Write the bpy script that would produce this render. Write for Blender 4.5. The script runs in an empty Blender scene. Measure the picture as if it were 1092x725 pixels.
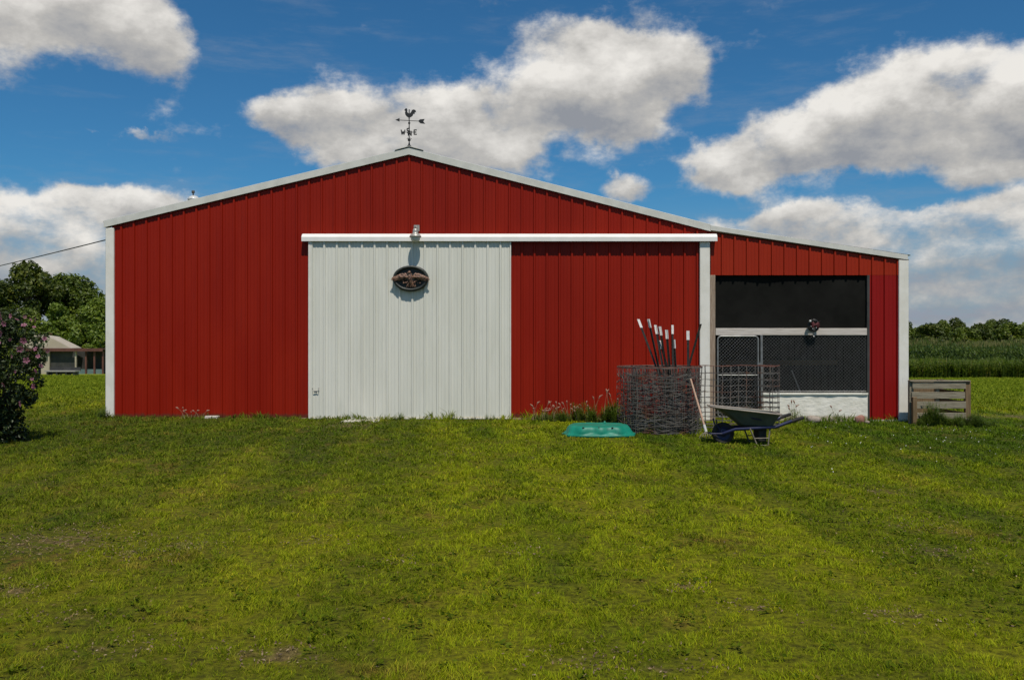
import bpy, math, random
import numpy as np
from mathutils import Vector, Matrix
R = math.radians
random.seed(7)
rng = np.random.default_rng(7)
scn = bpy.context.scene
col = scn.collection

# ------------------------------------------------------------------ camera
CAMH = 1.447
F = 934.0                      # focal length in photo pixels (photo is 1092 wide)
cam = bpy.data.cameras.new('camera')
cam.lens = 36.0 * F / 1092.0
cam.sensor_width = 36.0
cam.clip_end = 4000
cam.clip_start = 0.05
camo = bpy.data.objects.new('camera', cam)
camo.location = (0, 0, CAMH)
camo.rotation_euler = (R(90), 0, 0)
col.objects.link(camo)
scn.camera = camo

def X(px, Y): return (px - 546.0) / F * Y
def Z(py, Y): return CAMH - (py - 362.5) / F * Y

# ------------------------------------------------------------------ light
SUN = Vector((0.13, -0.53, 1.0)).normalized()
sun_el = math.asin(SUN.z)
sd = bpy.data.lights.new('sun', 'SUN')
sd.energy = 3.9
sd.angle = R(0.53)
sd.color = (1.0, 0.93, 0.82)
so = bpy.data.objects.new('sun', sd)
so.rotation_euler = SUN.to_track_quat('Z', 'Y').to_euler()
so.location = (0, -10, 30)
col.objects.link(so)

scn.view_settings.view_transform = 'Standard'
scn.view_settings.look = 'None'
scn.view_settings.exposure = 0.0
scn.view_settings.gamma = 1.0
scn.view_settings.use_curve_mapping = False

SKY_STRENGTH = 0.086
def make_world():
    w = bpy.data.worlds.new('World')
    scn.world = w
    w.use_nodes = True
    nt = w.node_tree
    N, L = nt.nodes, nt.links
    N.clear()
    def m(op, a, b=None, c=None, clamp=False):
        n = N.new('ShaderNodeMath'); n.operation = op; n.use_clamp = clamp
        for i, v in enumerate((a, b, c)):
            if v is None: continue
            if isinstance(v, (int, float)): n.inputs[i].default_value = v
            else: L.new(v, n.inputs[i])
        return n.outputs[0]
    def vm(op, a, b):
        n = N.new('ShaderNodeVectorMath'); n.operation = op
        for i, v in enumerate((a, b)):
            if v is None: continue
            if isinstance(v, tuple): n.inputs[i].default_value = v
            else: L.new(v, n.inputs[i])
        return n
    def ss(v, lo, hi):
        n = N.new('ShaderNodeMapRange'); n.interpolation_type = 'SMOOTHSTEP'
        L.new(v, n.inputs[0])
        n.inputs[1].default_value = lo; n.inputs[2].default_value = hi
        return n.outputs[0]
    def mix(f, a, b, mode='MIX'):
        n = N.new('ShaderNodeMix'); n.data_type = 'RGBA'; n.blend_type = mode
        if isinstance(f, (int, float)): n.inputs[0].default_value = f
        else: L.new(f, n.inputs[0])
        for i, v in ((6, a), (7, b)):
            if isinstance(v, tuple): n.inputs[i].default_value = (*v, 1)
            else: L.new(v, n.inputs[i])
        return n.outputs[2]
    sky = N.new('ShaderNodeTexSky'); sky.sky_type = 'NISHITA'
    sky.sun_disc = False
    sky.sun_elevation = sun_el
    sky.sun_rotation = math.atan2(SUN.x, SUN.y)
    sky.altitude = 250; sky.air_density = 1.0; sky.dust_density = 0.35; sky.ozone_density = 2.2
    skyc = mix(1.0, sky.outputs[0], (0.27, 0.68, 0.92), 'MULTIPLY')
    tc = N.new('ShaderNodeTexCoord')
    d = tc.outputs['Generated']
    def noise(scale, detail, rough, off=(0, 0, 0), sc=(1, 1, 1)):
        mp = N.new('ShaderNodeMapping'); L.new(d, mp.inputs[0])
        mp.inputs['Location'].default_value = off; mp.inputs['Scale'].default_value = sc
        n = N.new('ShaderNodeTexNoise'); n.inputs['Scale'].default_value = scale
        n.inputs['Detail'].default_value = detail; n.inputs['Roughness'].default_value = rough
        L.new(mp.outputs[0], n.inputs['Vector'])
        return n
    sep = N.new('ShaderNodeSeparateXYZ'); L.new(d, sep.inputs[0])
    x, y, z = sep.outputs
    az = m('ARCTAN2', x, y)
    el = m('ARCSINE', z)
    # warped azimuth / elevation, degrees
    wn = noise(8.0, 8, 0.62, (3.1, 0, 1.7))
    ws = N.new('ShaderNodeSeparateColor'); L.new(wn.outputs['Color'], ws.inputs[0])
    azd = m('ADD', m('MULTIPLY', az, 57.2958), m('MULTIPLY', m('SUBTRACT', ws.outputs[0], 0.5), 6.0))
    eld = m('ADD', m('MULTIPLY', el, 57.2958), m('MULTIPLY', m('SUBTRACT', ws.outputs[1], 0.5), 4.2))
    cx = N.new('ShaderNodeCombineXYZ'); L.new(azd, cx.inputs[0]); L.new(eld, cx.inputs[1])
    P = cx.outputs[0]
    # cumulus: (photo px, py, rx, ry, weight) turned into azimuth / elevation
    B = [(20, 8, 85, 40, 1.1), (75, -15, 60, 40, .9), (158, 38, 52, 45, 1.35),
         (300, 128, 50, 24, 1.15), (365, 118, 55, 30, 1.2), (380, 158, 72, 30, 1.15), (470, 125, 60, 36, 1.2),
         (540, 120, 70, 40, 1.15), (612, 98, 62, 40, 1.1), (668, 92, 62, 56, 1.25), (712, 62, 42, 36, 1.0),
         (596, 36, 52, 24, .85), (650, 40, 40, 20, .7), (530, 5, 36, 14, .6), (740, 92, 34, 24, .6), (672, 140, 44, 22, .7),
         (500, 165, 110, 30, 1.1),
         (768, 180, 40, 18, 1.0), (818, 160, 60, 36, 1.2), (890, 138, 70, 44, 1.3), (965, 122, 72, 42, 1.2),
         (1040, 84, 60, 44, 1.3), (1085, 120, 60, 46, 1.2), (1150, 90, 80, 60, 1.2), (1040, 182, 44, 13, .8), (930, 170, 70, 18, .8),
         (668, 206, 30, 15, 1.0), (800, 236, 50, 14, .95), (865, 250, 70, 20, 1.0), (950, 240, 60, 20, 1.0),
         (1050, 232, 70, 20, 1.1), (1000, 272, 110, 22, 1.1), (1090, 285, 90, 24, 1.0), (1040, 316, 90, 18, .95),
         (1000, 335, 110, 15, 1.0), (1200, 250, 90, 40, 1.1), (1100, 262, 90, 30, 1.0), (920, 292, 90, 20, .8), (860, 225, 40, 10, .6), (1075, 210, 50, 12, .6), (1060, 355, 130, 9, .7), (30, 335, 100, 14, .8),
         (140, 214, 60, 17, 1.0), (85, 222, 60, 20, .95), (25, 240, 60, 22, 1.0), (60, 262, 90, 24, 1.1), (-60, 250, 90, 50, 1.1),
         (20, 300, 90, 30, 1.0), (110, 290, 70, 36, 1.0), (148, 147, 24, 5, .62), (85, 134, 20, 3, .4),
         (-150, 60, 120, 70, 1.1), ]
    dens = None; shade = None
    P0 = P
    for bi, (bx, by, rx, ry, w_) in enumerate(B):
        if bi and bi % 4 == 0:      # keeps the shader evaluating the blobs a few at a time
            pn = N.new('ShaderNodeVectorMath'); pn.operation = 'MULTIPLY_ADD'
            L.new(dens, pn.inputs[0]); pn.inputs[1].default_value = (1e-6, 1e-6, 1e-6); L.new(P0, pn.inputs[2]); P = pn.outputs[0]
        dx, dz = (bx - 546) / F, (362.5 - by) / F
        a0 = math.degrees(math.atan2(dx, 1)); e0 = math.degrees(math.atan2(dz, math.hypot(1, dx)))
        k = math.degrees(1 / F)
        vn = N.new('ShaderNodeVectorMath'); vn.operation = 'MULTIPLY_ADD'; L.new(P, vn.inputs[0])
        kx, ky = 1 / (rx * k * .92), 1 / (ry * k * .95)
        vn.inputs[1].default_value = (kx, ky, 0); vn.inputs[2].default_value = (-a0 * kx, -e0 * ky, 0); v = vn.outputs[0]
        q = vm('DOT_PRODUCT', v, v).outputs['Value']
        g = m('MULTIPLY', m('EXPONENT', m('MULTIPLY', m('POWER', q, 1.35), -1.0)), w_)
        s = N.new('ShaderNodeSeparateXYZ'); L.new(v, s.inputs[0])
        gy = m('MULTIPLY', g, s.outputs[1])
        dens = g if dens is None else m('ADD', dens, g)
        shade = gy if shade is None else m('ADD', shade, gy)
    # clouds behind and beside the camera
    nb = noise(2.2, 4, 0.55, (8, 2, 5), (1, 1, 2.0))
    back = m('MULTIPLY', m('SUBTRACT', nb.outputs[0], 0.52), 6.0)
    bm_ = ss(y, 0.70, 0.30)
    dens = m('ADD', m('MULTIPLY', dens, m('SUBTRACT', 1.0, bm_)), m('MULTIPLY', back, bm_))
    f1 = noise(9.0, 10, 0.60, (0, 0, 0), (1, 1, 1.6))
    f1b = noise(9.0, 10, 0.60, (0, 0, 0.040), (1, 1, 1.6))
    f2 = noise(26.0, 8, 0.62, (5, 1, 2), (1, 1, 1.8))
    fb = m('ADD', m('MULTIPLY', m('SUBTRACT', f1.outputs[0], 0.5), 2.1), m('MULTIPLY', m('SUBTRACT', f2.outputs[0], 0.5), 0.95))
    D = m('ADD', m('MINIMUM', dens, m('SUBTRACT', 1.15, m('MULTIPLY', ss(el, 0.20, 0.08), 0.50))), fb)
    alpha = ss(D, 0.20, 0.98)
    # thin high veil
    cir = noise(6.0, 9, 0.66, (1, 4, 0), (1, 1, 5))
    veil = m('MULTIPLY', ss(cir.outputs[0], 0.50, 0.80), 0.30)
    low = ss(el, 0.17, 0.02)
    veil = m('ADD', veil, m('MULTIPLY', low, m('ADD', 0.22, m('MULTIPLY', cir.outputs[0], 1.2))), clamp=True)
    rel = m('SUBTRACT', f1.outputs[0], f1b.outputs[0])
    lum = m('ADD', m('MULTIPLY', rel, 1.9), m('MULTIPLY', shade, 0.50))
    lum = m('SUBTRACT', lum, m('MULTIPLY', ss(D, 1.0, 2.4), 0.10))
    lum = m('ADD', m('ADD', lum, 0.56), m('MULTIPLY', m('SUBTRACT', f2.outputs[0], 0.5), 0.35))
    lum = m('SUBTRACT', lum, m('MULTIPLY', ss(el, 0.16, 0.02), 0.26), clamp=True)
    cr = N.new('ShaderNodeValToRGB'); L.new(lum, cr.inputs[0])
    e = cr.color_ramp.elements
    e[0].position = 0.0; e[0].color = (0.29, 0.305, 0.335, 1)
    e[1].position = 1.0; e[1].color = (0.86, 0.83, 0.78, 1)
    k_ = e.new(0.45); k_.color = (0.50, 0.485, 0.46, 1)
    bg_s = N.new('ShaderNodeBackground'); bg_s.inputs[1].default_value = SKY_STRENGTH
    veilc = mix(veil, skyc, (3.3, 3.8, 4.6))
    L.new(veilc, bg_s.inputs[0])
    bg_c = N.new('ShaderNodeBackground'); bg_c.inputs[1].default_value = 1.0
    L.new(cr.outputs[0], bg_c.inputs[0])
    ms = N.new('ShaderNodeMixShader')
    up = ss(z, -0.01, 0.01)
    L.new(m('MULTIPLY', m('MULTIPLY', alpha, 0.97), up), ms.inputs[0]); L.new(bg_s.outputs[0], ms.inputs[1]); L.new(bg_c.outputs[0], ms.inputs[2])
    out = N.new('ShaderNodeOutputWorld'); L.new(ms.outputs[0], out.inputs[0])
    w.cycles.sampling_method = 'MANUAL'; w.cycles.sample_map_resolution = 512
make_world()

# ------------------------------------------------------------------ numpy noise
def hash2(ix, iy, seed):
    h = (ix.astype(np.int64) * 374761393 + iy.astype(np.int64) * 668265263 + seed * 982451653) & 0xffffffff
    h = ((h ^ (h >> 13)) * 1274126177) & 0xffffffff
    h = h ^ (h >> 16)
    return (h & 0xffff) / 65535.0
def vnoise(x, y, seed=0):
    ix, iy = np.floor(x), np.floor(y)
    fx, fy = x - ix, y - iy
    fx = fx * fx * (3 - 2 * fx); fy = fy * fy * (3 - 2 * fy)
    a, b = hash2(ix, iy, seed), hash2(ix + 1, iy, seed)
    c, d_ = hash2(ix, iy + 1, seed), hash2(ix + 1, iy + 1, seed)
    return (a * (1 - fx) + b * fx) * (1 - fy) + (c * (1 - fx) + d_ * fx) * fy
def fbm(x, y, oct=4, seed=0):
    s = 0; a = .5
    for i in range(oct):
        s = s + a * vnoise(x * 2 ** i, y * 2 ** i, seed + i * 17); a *= .5
    return s / (1 - .5 ** oct)
def sstep(v, a, b):
    t = np.clip((v - a) / (b - a), 0, 1)
    return t * t * (3 - 2 * t)

def ground_z(x, y):
    x = np.asarray(x, float); y = np.asarray(y, float)
    t = np.clip(y - 19, 0, None)
    fall = -0.0275 * (np.sqrt(t * t + 16) - 4) * (y > 19)
    fall = np.maximum(fall, -1.75 + 0 * fall)
    z = fall - 0.006 * np.clip(x, -12, 12) * sstep(y, 4, 14)
    z = z + 0.05 * (fbm(x * .6, y * .6, 3, 5) - .5) * sstep(y, 1, 4) * (1 - .8 * sstep(np.abs(y - 16), 2.0, 0.3) * (np.abs(x) < 9))
    return z
def gz(x, y): return float(ground_z(np.array([x]), np.array([y]))[0])

# ------------------------------------------------------------------ mesh helpers
def np_mesh(name, V, quads=None, tris=None, smooth=False):
    V = np.asarray(V, np.float32)
    me = bpy.data.meshes.new(name)
    nq = 0 if quads is None else len(quads); nt_ = 0 if tris is None else len(tris)
    me.vertices.add(len(V)); me.vertices.foreach_set('co', V.ravel())
    me.loops.add(nq * 4 + nt_ * 3); me.polygons.add(nq + nt_)
    idx = []
    if nq: idx.append(np.asarray(quads, np.int32).ravel())
    if nt_: idx.append(np.asarray(tris, np.int32).ravel())
    me.loops.foreach_set('vertex_index', np.concatenate(idx))
    st = np.concatenate([np.arange(nq) * 4, nq * 4 + np.arange(nt_) * 3]).astype(np.int32)
    tot = np.concatenate([np.full(nq, 4), np.full(nt_, 3)]).astype(np.int32)
    me.polygons.foreach_set('loop_start', st)
    try: me.polygons.foreach_set('loop_total', tot)
    except Exception: pass
    me.polygons.foreach_set('use_smooth', np.full(nq + nt_, smooth))
    me.update(calc_edges=True)
    return me

def tag(o, label=None, cat=None, group=None, kind=None):
    if label: o['label'] = label
    if cat: o['category'] = cat
    if group: o['group'] = group
    if kind: o['kind'] = kind
    return o
def empty(name, loc, rz=0):
    o = bpy.data.objects.new(name, None); o.location = loc; o.rotation_euler = (0, 0, rz)
    o.empty_display_size = 0.2
    col.objects.link(o); return o
def link_mesh(name, me, mat, parent=None, world=True):
    """mesh given in world coordinates; when parented, kept in place."""
    o = bpy.data.objects.new(name, me)
    if mat is not None and len(me.materials) == 0: me.materials.append(mat)
    col.objects.link(o)
    if parent is not None:
        o.parent = parent
        if world:
            p = parent; M = Matrix.Identity(4)
            while p: M = p.matrix_basis @ M; p = p.parent
            me.transform(M.inverted())
    return o

class MB:
    def __init__(s): s.v = []; s.f = []; s.sm = []
    def add(s, vs, fs, smooth=False):
        b = len(s.v); s.v += [tuple(v) for v in vs]; s.f += [tuple(b + i for i in f) for f in fs]; s.sm += [smooth] * len(fs); return s
    def box(s, x0, x1, y0, y1, z0, z1):
        vs = [(x, y, z) for z in (z0, z1) for y in (y0, y1) for x in (x0, x1)]
        return s.add(vs, [(0, 2, 3, 1), (4, 5, 7, 6), (0, 1, 5, 4), (2, 6, 7, 3), (0, 4, 6, 2), (1, 3, 7, 5)])
    def bevbox(s, x0, x1, y0, y1, z0, z1, b=0.01):
        # box with chamfered edges (convex hull of 24 points)
        import bmesh
        bm = bmesh.new()
        for sx in (0, 1):
            for sy in (0, 1):
                for sz in (0, 1):
                    cx = (x0, x1)[sx]; cy = (y0, y1)[sy]; cz = (z0, z1)[sz]
                    ix = b if sx == 0 else -b; iy = b if sy == 0 else -b; iz = b if sz == 0 else -b
                    bm.verts.new((cx, cy + iy, cz + iz)); bm.verts.new((cx + ix, cy, cz + iz)); bm.verts.new((cx + ix, cy + iy, cz))
        bmesh.ops.convex_hull(bm, input=bm.verts)
        bm.verts.ensure_lookup_table(); bm.verts.index_update()
        s.add([v.co for v in bm.verts], [[v.index for v in f.verts] for f in bm.faces]); bm.free(); return s
    def tube(s, pts, r, n=8, cap=True, smooth=True):
        pts = [Vector(p) for p in pts]
        rs = r if isinstance(r, (list, tuple)) else [r] * len(pts)
        rings = []; up = None
        for i, p in enumerate(pts):
            t = (pts[min(i + 1, len(pts) - 1)] - pts[max(i - 1, 0)])
            if t.length < 1e-9: t = Vector((0, 0, 1))
            t.normalize()
            if up is None: up = t.orthogonal().normalized()
            up = (up - t * up.dot(t))
            if up.length < 1e-6: up = t.orthogonal()
            up.normalize(); w = t.cross(up)
            rings.append([p + (up * math.cos(a) + w * math.sin(a)) * rs[i] for a in [2 * math.pi * k / n for k in range(n)]])
        vs = [v for rg in rings for v in rg]
        fs = [(i * n + k, i * n + (k + 1) % n, (i + 1) * n + (k + 1) % n, (i + 1) * n + k) for i in range(len(pts) - 1) for k in range(n)]
        s.add(vs, fs, smooth)
        if cap:
            s.add(rings[0][::-1], [tuple(range(n))]); s.add(rings[-1], [tuple(range(n))])
        return s
    def lathe(s, prof, c=(0, 0, 0), n=24, smooth=True):
        vs = [(c[0] + r * math.cos(2 * math.pi * k / n), c[1] + r * math.sin(2 * math.pi * k / n), c[2] + z) for r, z in prof for k in range(n)]
        fs = [(i * n + k, i * n + (k + 1) % n, (i + 1) * n + (k + 1) % n, (i + 1) * n + k) for i in range(len(prof) - 1) for k in range(n)]
        return s.add(vs, fs, smooth)
    def prism(s, poly, axis, a0, a1):
        """extrude a 2-D polygon along axis: 'x' (poly is y,z), 'y' (poly is x,z)."""
        def P(q, a): return (a, q[0], q[1]) if axis == 'x' else (q[0], a, q[1])
        n = len(poly); vs = [P(q, a0) for q in poly] + [P(q, a1) for q in poly]
        fs = [tuple(range(n)), tuple(range(2 * n - 1, n - 1, -1))] + [(i, (i + 1) % n, n + (i + 1) % n, n + i) for i in range(n)]
        return s.add(vs, fs)
    def sphere(s, c, r, n=12, m_=8, sc=(1, 1, 1)):
        vs = []; 
        for i in range(m_ + 1):
            ph = math.pi * i / m_
            for k in range(n):
                th = 2 * math.pi * k / n
                vs.append((c[0] + sc[0] * r * math.sin(ph) * math.cos(th), c[1] + sc[1] * r * math.sin(ph) * math.sin(th), c[2] + sc[2] * r * math.cos(ph)))
        fs = [(i * n + k, (i + 1) * n + k, (i + 1) * n + (k + 1) % n, i * n + (k + 1) % n) for i in range(m_) for k in range(n)]
        return s.add(vs, fs, True)
    def build(s, name, mat, parent=None, world=True, normals=True):
        me = bpy.data.meshes.new(name); me.from_pydata(s.v, [], s.f)
        me.polygons.foreach_set('use_smooth', s.sm)
        if normals:
            import bmesh
            bm = bmesh.new(); bm.from_mesh(me); bmesh.ops.recalc_face_normals(bm, faces=bm.faces); bm.to_mesh(me); bm.free()
        me.update()
        return link_mesh(name, me, mat, parent, world)

# ------------------------------------------------------------------ materials
def nodemat(name):
    m = bpy.data.materials.new(name); m.use_nodes = True
    return m, m.node_tree.nodes, m.node_tree.links, m.node_tree.nodes['Principled BSDF']
def paint(name, c1, c2=None, panels=0.0, rough=0.5, metal=0.0, scale=3.0, stretch=(1, 1, 1), bump=0.0, bscale=60, spec=0.5, lo=.35, hi=.65, grime=None, gz_=None):
    """two-tone noise paint; grime = (colour, scale, lo, hi, stretch)"""
    m, N, L, b = nodemat(name)
    tc = N.new('ShaderNodeNewGeometry')
    def noise(scale, st, detail=6):
        mp = N.new('ShaderNodeMapping'); mp.inputs['Scale'].default_value = st
        L.new(tc.outputs['Position'], mp.inputs[0])
        n = N.new('ShaderNodeTexNoise'); n.inputs['Scale'].default_value = scale; n.inputs['Detail'].default_value = detail; n.inputs['Roughness'].default_value = .6
        L.new(mp.outputs[0], n.inputs['Vector']); return n.outputs[0]
    def mr(v, a, b_):
        n = N.new('ShaderNodeMapRange'); n.interpolation_type = 'SMOOTHSTEP'; L.new(v, n.inputs[0]); n.inputs[1].default_value = a; n.inputs[2].default_value = b_; return n.outputs[0]
    def mix(f, a, c):
        n = N.new('ShaderNodeMix'); n.data_type = 'RGBA'; L.new(f, n.inputs[0])
        for i, v in ((6, a), (7, c)):
            if isinstance(v, tuple): n.inputs[i].default_value = (*v[:3], 1)
            else: L.new(v, n.inputs[i])
        return n.outputs[2]
    c2 = c2 or c1
    c = mix(mr(noise(scale, stretch), lo, hi), c1, c2)
    if grime: c = mix(mr(noise(grime[1], grime[4]), grime[2], grime[3]), c, grime[0])
    if gz_:      # dirt splashed on the lowest part: (colour, height, z0)
        s = N.new('ShaderNodeSeparateXYZ'); L.new(tc.outputs['Position'], s.inputs[0])
        a = N.new('ShaderNodeMath'); a.operation = 'MULTIPLY_ADD'; L.new(noise(9, (1, 1, .6)), a.inputs[0]); a.inputs[1].default_value = -gz_[1] * 2.4; L.new(s.outputs[2], a.inputs[2])
        c = mix(mr(a.outputs[0], gz_[2], gz_[2] - gz_[1] * 1.4), c, gz_[0])
    if panels:
        s = N.new('ShaderNodeSeparateXYZ'); L.new(tc.outputs['Position'], s.inputs[0])
        a = N.new('ShaderNodeMath'); a.operation = 'MULTIPLY_ADD'; L.new(s.outputs[0], a.inputs[0]); a.inputs[1].default_value = 1 / .9144; a.inputs[2].default_value = .37
        f = N.new('ShaderNodeMath'); f.operation = 'FLOOR'; L.new(a.outputs[0], f.inputs[0])
        wn = N.new('ShaderNodeTexWhiteNoise'); wn.noise_dimensions = '1D'; L.new(f.outputs[0], wn.inputs['W'])
        k = N.new('ShaderNodeMapRange'); L.new(wn.outputs['Value'], k.inputs[0]); k.inputs[3].default_value = 1 - panels; k.inputs[4].default_value = 1 + panels
        vm = N.new('ShaderNodeVectorMath'); vm.operation = 'SCALE'; L.new(c, vm.inputs[0]); L.new(k.outputs[0], vm.inputs['Scale']); c = vm.outputs[0]
    L.new(c, b.inputs['Base Color'])
    b.inputs['Roughness'].default_value = rough; b.inputs['Metallic'].default_value = metal
    b.inputs['Specular IOR Level'].default_value = spec
    if bump:
        bp = N.new('ShaderNodeBump'); bp.inputs['Strength'].default_value = bump; bp.inputs['Distance'].default_value = 0.01
        L.new(noise(bscale, stretch, 4), bp.inputs['Height']); L.new(bp.outputs[0], b.inputs['Normal'])
    return m

M = {}
M['red'] = paint('barn_red_steel', panels=.07, c1=(0.232, 0.0100, 0.0026), c2=(0.262, 0.0130, 0.0034), rough=0.45, spec=.16, scale=1.1, stretch=(1.5, 1, .35), bump=.10, bscale=5,
                 grime=((0.18, 0.012, 0.006), 3.0, .55, .9, (3, 1, .3)), gz_=((0.12, 0.03, 0.018), .045, 0.07))
M['red_new'] = paint('barn_red_steel_new', (0.225, 0.0040, 0.0026), (0.250, 0.005, 0.0032), rough=0.45, spec=.25, scale=1.5, stretch=(1.5, 1, .4), bump=.10, bscale=5)
M['red_old'] = paint('barn_red_steel_faded', (0.270, 0.0180, 0.0045), (0.300, 0.0220, 0.0055), rough=0.45, spec=.18, scale=1.5, stretch=(1.5, 1, .4), bump=.10, bscale=5)
M['white'] = paint('door_white_steel', (0.63, 0.625, 0.55), (0.68, 0.675, 0.605), rough=0.45, spec=.35, scale=1.3, stretch=(2, 1, .4), bump=.08, bscale=6,
                   grime=((0.50, 0.51, 0.45), 4.0, .55, .95, (4, 1, .4)), gz_=((0.50, 0.44, 0.32), .022, 0.035))
M['trim'] = paint('trim_white', (0.70, 0.675, 0.60), (0.77, 0.745, 0.68), rough=0.4, scale=4, grime=((0.5, 0.49, 0.44), 6, .58, .85, (3, 3, .6)))
M['rake'] = paint('rake_trim_grey_white', (0.56, 0.555, 0.505), (0.64, 0.635, 0.58), rough=0.4, scale=5, grime=((0.42, 0.42, 0.38), 8, .60, .85, (1, 1, 1)))
M['track'] = paint('track_white', (0.76, 0.75, 0.71), (0.82, 0.81, 0.78), rough=0.38, scale=3, grime=((0.70, 0.69, 0.64), 7, .60, .9, (1, 1, 3)))
M['roof'] = paint('roof_galvanised', (0.50, 0.52, 0.50), (0.58, 0.60, 0.58), rough=0.35, metal=.4, scale=2)
M['concrete'] = paint('concrete', (0.42, 0.38, 0.33), (0.52, 0.48, 0.42), rough=0.85, scale=9, bump=.4)
M['skirt'] = paint('skirt_board', (0.30, 0.17, 0.13), (0.36, 0.25, 0.19), rough=0.8, scale=7, bump=.3)
M['whitewash'] = paint('whitewashed_block', (0.68, 0.66, 0.57), (0.78, 0.76, 0.68), rough=0.85, scale=3.2, stretch=(1, 1, 1.8), bump=.9, bscale=14,
                       grime=((0.36, 0.36, 0.31), 5, .55, .80, (1, 1, 2)), gz_=((0.42, 0.37, 0.27), .03, 0.05))
M['oldwood'] = paint('weathered_wood', (0.17, 0.145, 0.10), (0.28, 0.25, 0.18), rough=0.85, scale=4, stretch=(1, 6, 12), bump=.5, bscale=12)
M['postwood'] = paint('weathered_post', (0.24, 0.17, 0.12), (0.36, 0.28, 0.21), rough=0.85, scale=4, stretch=(14, 8, 1), bump=.5, bscale=12)
M['brownwood'] = paint('brown_wood', (0.13, 0.085, 0.04), (0.20, 0.13, 0.065), rough=0.8, scale=4, stretch=(12, 8, 1), bump=.5, bscale=12)
M['beam'] = paint('pale_beam', (0.46, 0.41, 0.36), (0.58, 0.53, 0.48), rough=0.75, scale=4, stretch=(1, 6, 12), bump=.3, bscale=12)
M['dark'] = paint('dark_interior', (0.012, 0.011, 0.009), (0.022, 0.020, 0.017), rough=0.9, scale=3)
M['screen'] = paint('black_sheeting', (0.0065, 0.0065, 0.0055), (0.010, 0.010, 0.0085), rough=0.9, scale=3, spec=.12)
M['dirt'] = paint('dirt_floor', (0.06, 0.045, 0.03), (0.09, 0.07, 0.05), rough=0.95, scale=6)
M['galv'] = paint('galvanised_pipe', (0.23, 0.23, 0.22), (0.32, 0.32, 0.31), rough=0.45, metal=.6, scale=8)
M['chain'] = paint('chain_link_wire', (0.22, 0.22, 0.21), (0.30, 0.30, 0.29), rough=0.5, metal=.5, scale=8)
M['fencewire'] = paint('old_fence_wire', (0.080, 0.074, 0.066), (0.160, 0.148, 0.132), rough=0.6, metal=.1, scale=5, grime=((0.13, 0.055, 0.03), 4, .52, .66, (1, 1, 1)))
M['rustwire'] = paint('rusty_wire', (0.13, 0.05, 0.035), (0.18, 0.08, 0.055), rough=0.7, metal=.1, scale=6)
M['tpost'] = paint('t_post_green_black', (0.012, 0.013, 0.011), (0.03, 0.024, 0.018), rough=0.55, scale=12)
M['tipwhite'] = paint('t_post_white_tip', (0.72, 0.68, 0.64), (0.80, 0.77, 0.74), rough=0.5, scale=20, grime=((0.3, 0.2, 0.15), 30, .6, .7, (1, 1, 1)))
M['black'] = paint('black_iron', (0.010, 0.010, 0.010), (0.02, 0.018, 0.016), rough=0.5, scale=12)
M['iron_green'] = paint('plaque_dark_green', (0.012, 0.016, 0.012), (0.03, 0.034, 0.028), rough=0.5, scale=20, bump=.4)
M['bronze'] = paint('plaque_bronze', (0.17, 0.075, 0.045), (0.30, 0.18, 0.12), rough=0.55, scale=30, bump=.5, grime=((0.04, 0.02, 0.015), 26, .5, .6, (1, 1, 1)))
M['lampgrey'] = paint('lamp_grey', (0.34, 0.32, 0.29), (0.46, 0.44, 0.40), rough=0.4, scale=14, metal=.3)
M['lampglass'] = paint('lamp_lens', (0.62, 0.60, 0.55), (0.70, 0.68, 0.64), rough=0.18, scale=10)
M['pool'] = paint('green_plastic', (0.004, 0.165, 0.105), (0.010, 0.215, 0.145), rough=0.45, spec=.3, scale=4, grime=((0.02, 0.14, 0.10), 12, .56, .7, (1, 1, 1)))
M['barrow'] = paint('barrow_tray_grey', (0.050, 0.064, 0.056), (0.080, 0.095, 0.085), rough=0.55, scale=6, grime=((0.12, 0.10, 0.075), 7, .52, .7, (1, 1, 1)))
M['barrow_rim'] = paint('barrow_rim', (0.25, 0.21, 0.17), (0.33, 0.28, 0.23), rough=0.6, scale=8)
M['blue'] = paint('blue_paint', (0.011, 0.015, 0.055), (0.020, 0.027, 0.09), rough=0.45, scale=9, grime=((0.04, 0.035, 0.03), 9, .55, .65, (1, 1, 1)))
M['rubber'] = paint('tyre_rubber', (0.012, 0.012, 0.012), (0.022, 0.02, 0.018), rough=0.8, scale=10)
M['legmetal'] = paint('barrow_leg_steel', (0.16, 0.14, 0.11), (0.22, 0.19, 0.15), rough=0.6, scale=9, metal=.2)
M['handle'] = paint('ash_handle', (0.40, 0.24, 0.16), (0.50, 0.33, 0.23), rough=0.6, scale=10, stretch=(8, 8, 1))
M['stone'] = paint('field_stone', (0.24, 0.19, 0.15), (0.34, 0.29, 0.24), rough=0.9, scale=12, bump=.8, bscale=30)
M['brick'] = paint('red_stone', (0.24, 0.10, 0.07), (0.32, 0.17, 0.13), rough=0.9, scale=12, bump=.8, bscale=30)
M['shedroof'] = paint('shed_pale_roof', (0.40, 0.34, 0.26), (0.48, 0.42, 0.33), rough=0.6, scale=1)
M['shedwall'] = paint('shed_wall', (0.34, 0.29, 0.21), (0.42, 0.37, 0.28), rough=0.7, scale=1)
M['fascia'] = paint('shed_fascia', (0.085, 0.032, 0.022), (0.13, 0.05, 0.035), rough=0.7, scale=2)
M['teal'] = paint('faded_teal_boards', (0.09, 0.15, 0.145), (0.13, 0.19, 0.18), rough=0.7, scale=2)
M['greydark'] = paint('grey_metal_dark', (0.028, 0.028, 0.026), (0.05, 0.05, 0.046), rough=0.6, scale=2)
M['cable'] = paint('black_cable', (0.02, 0.02, 0.02), None, rough=0.6)
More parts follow.
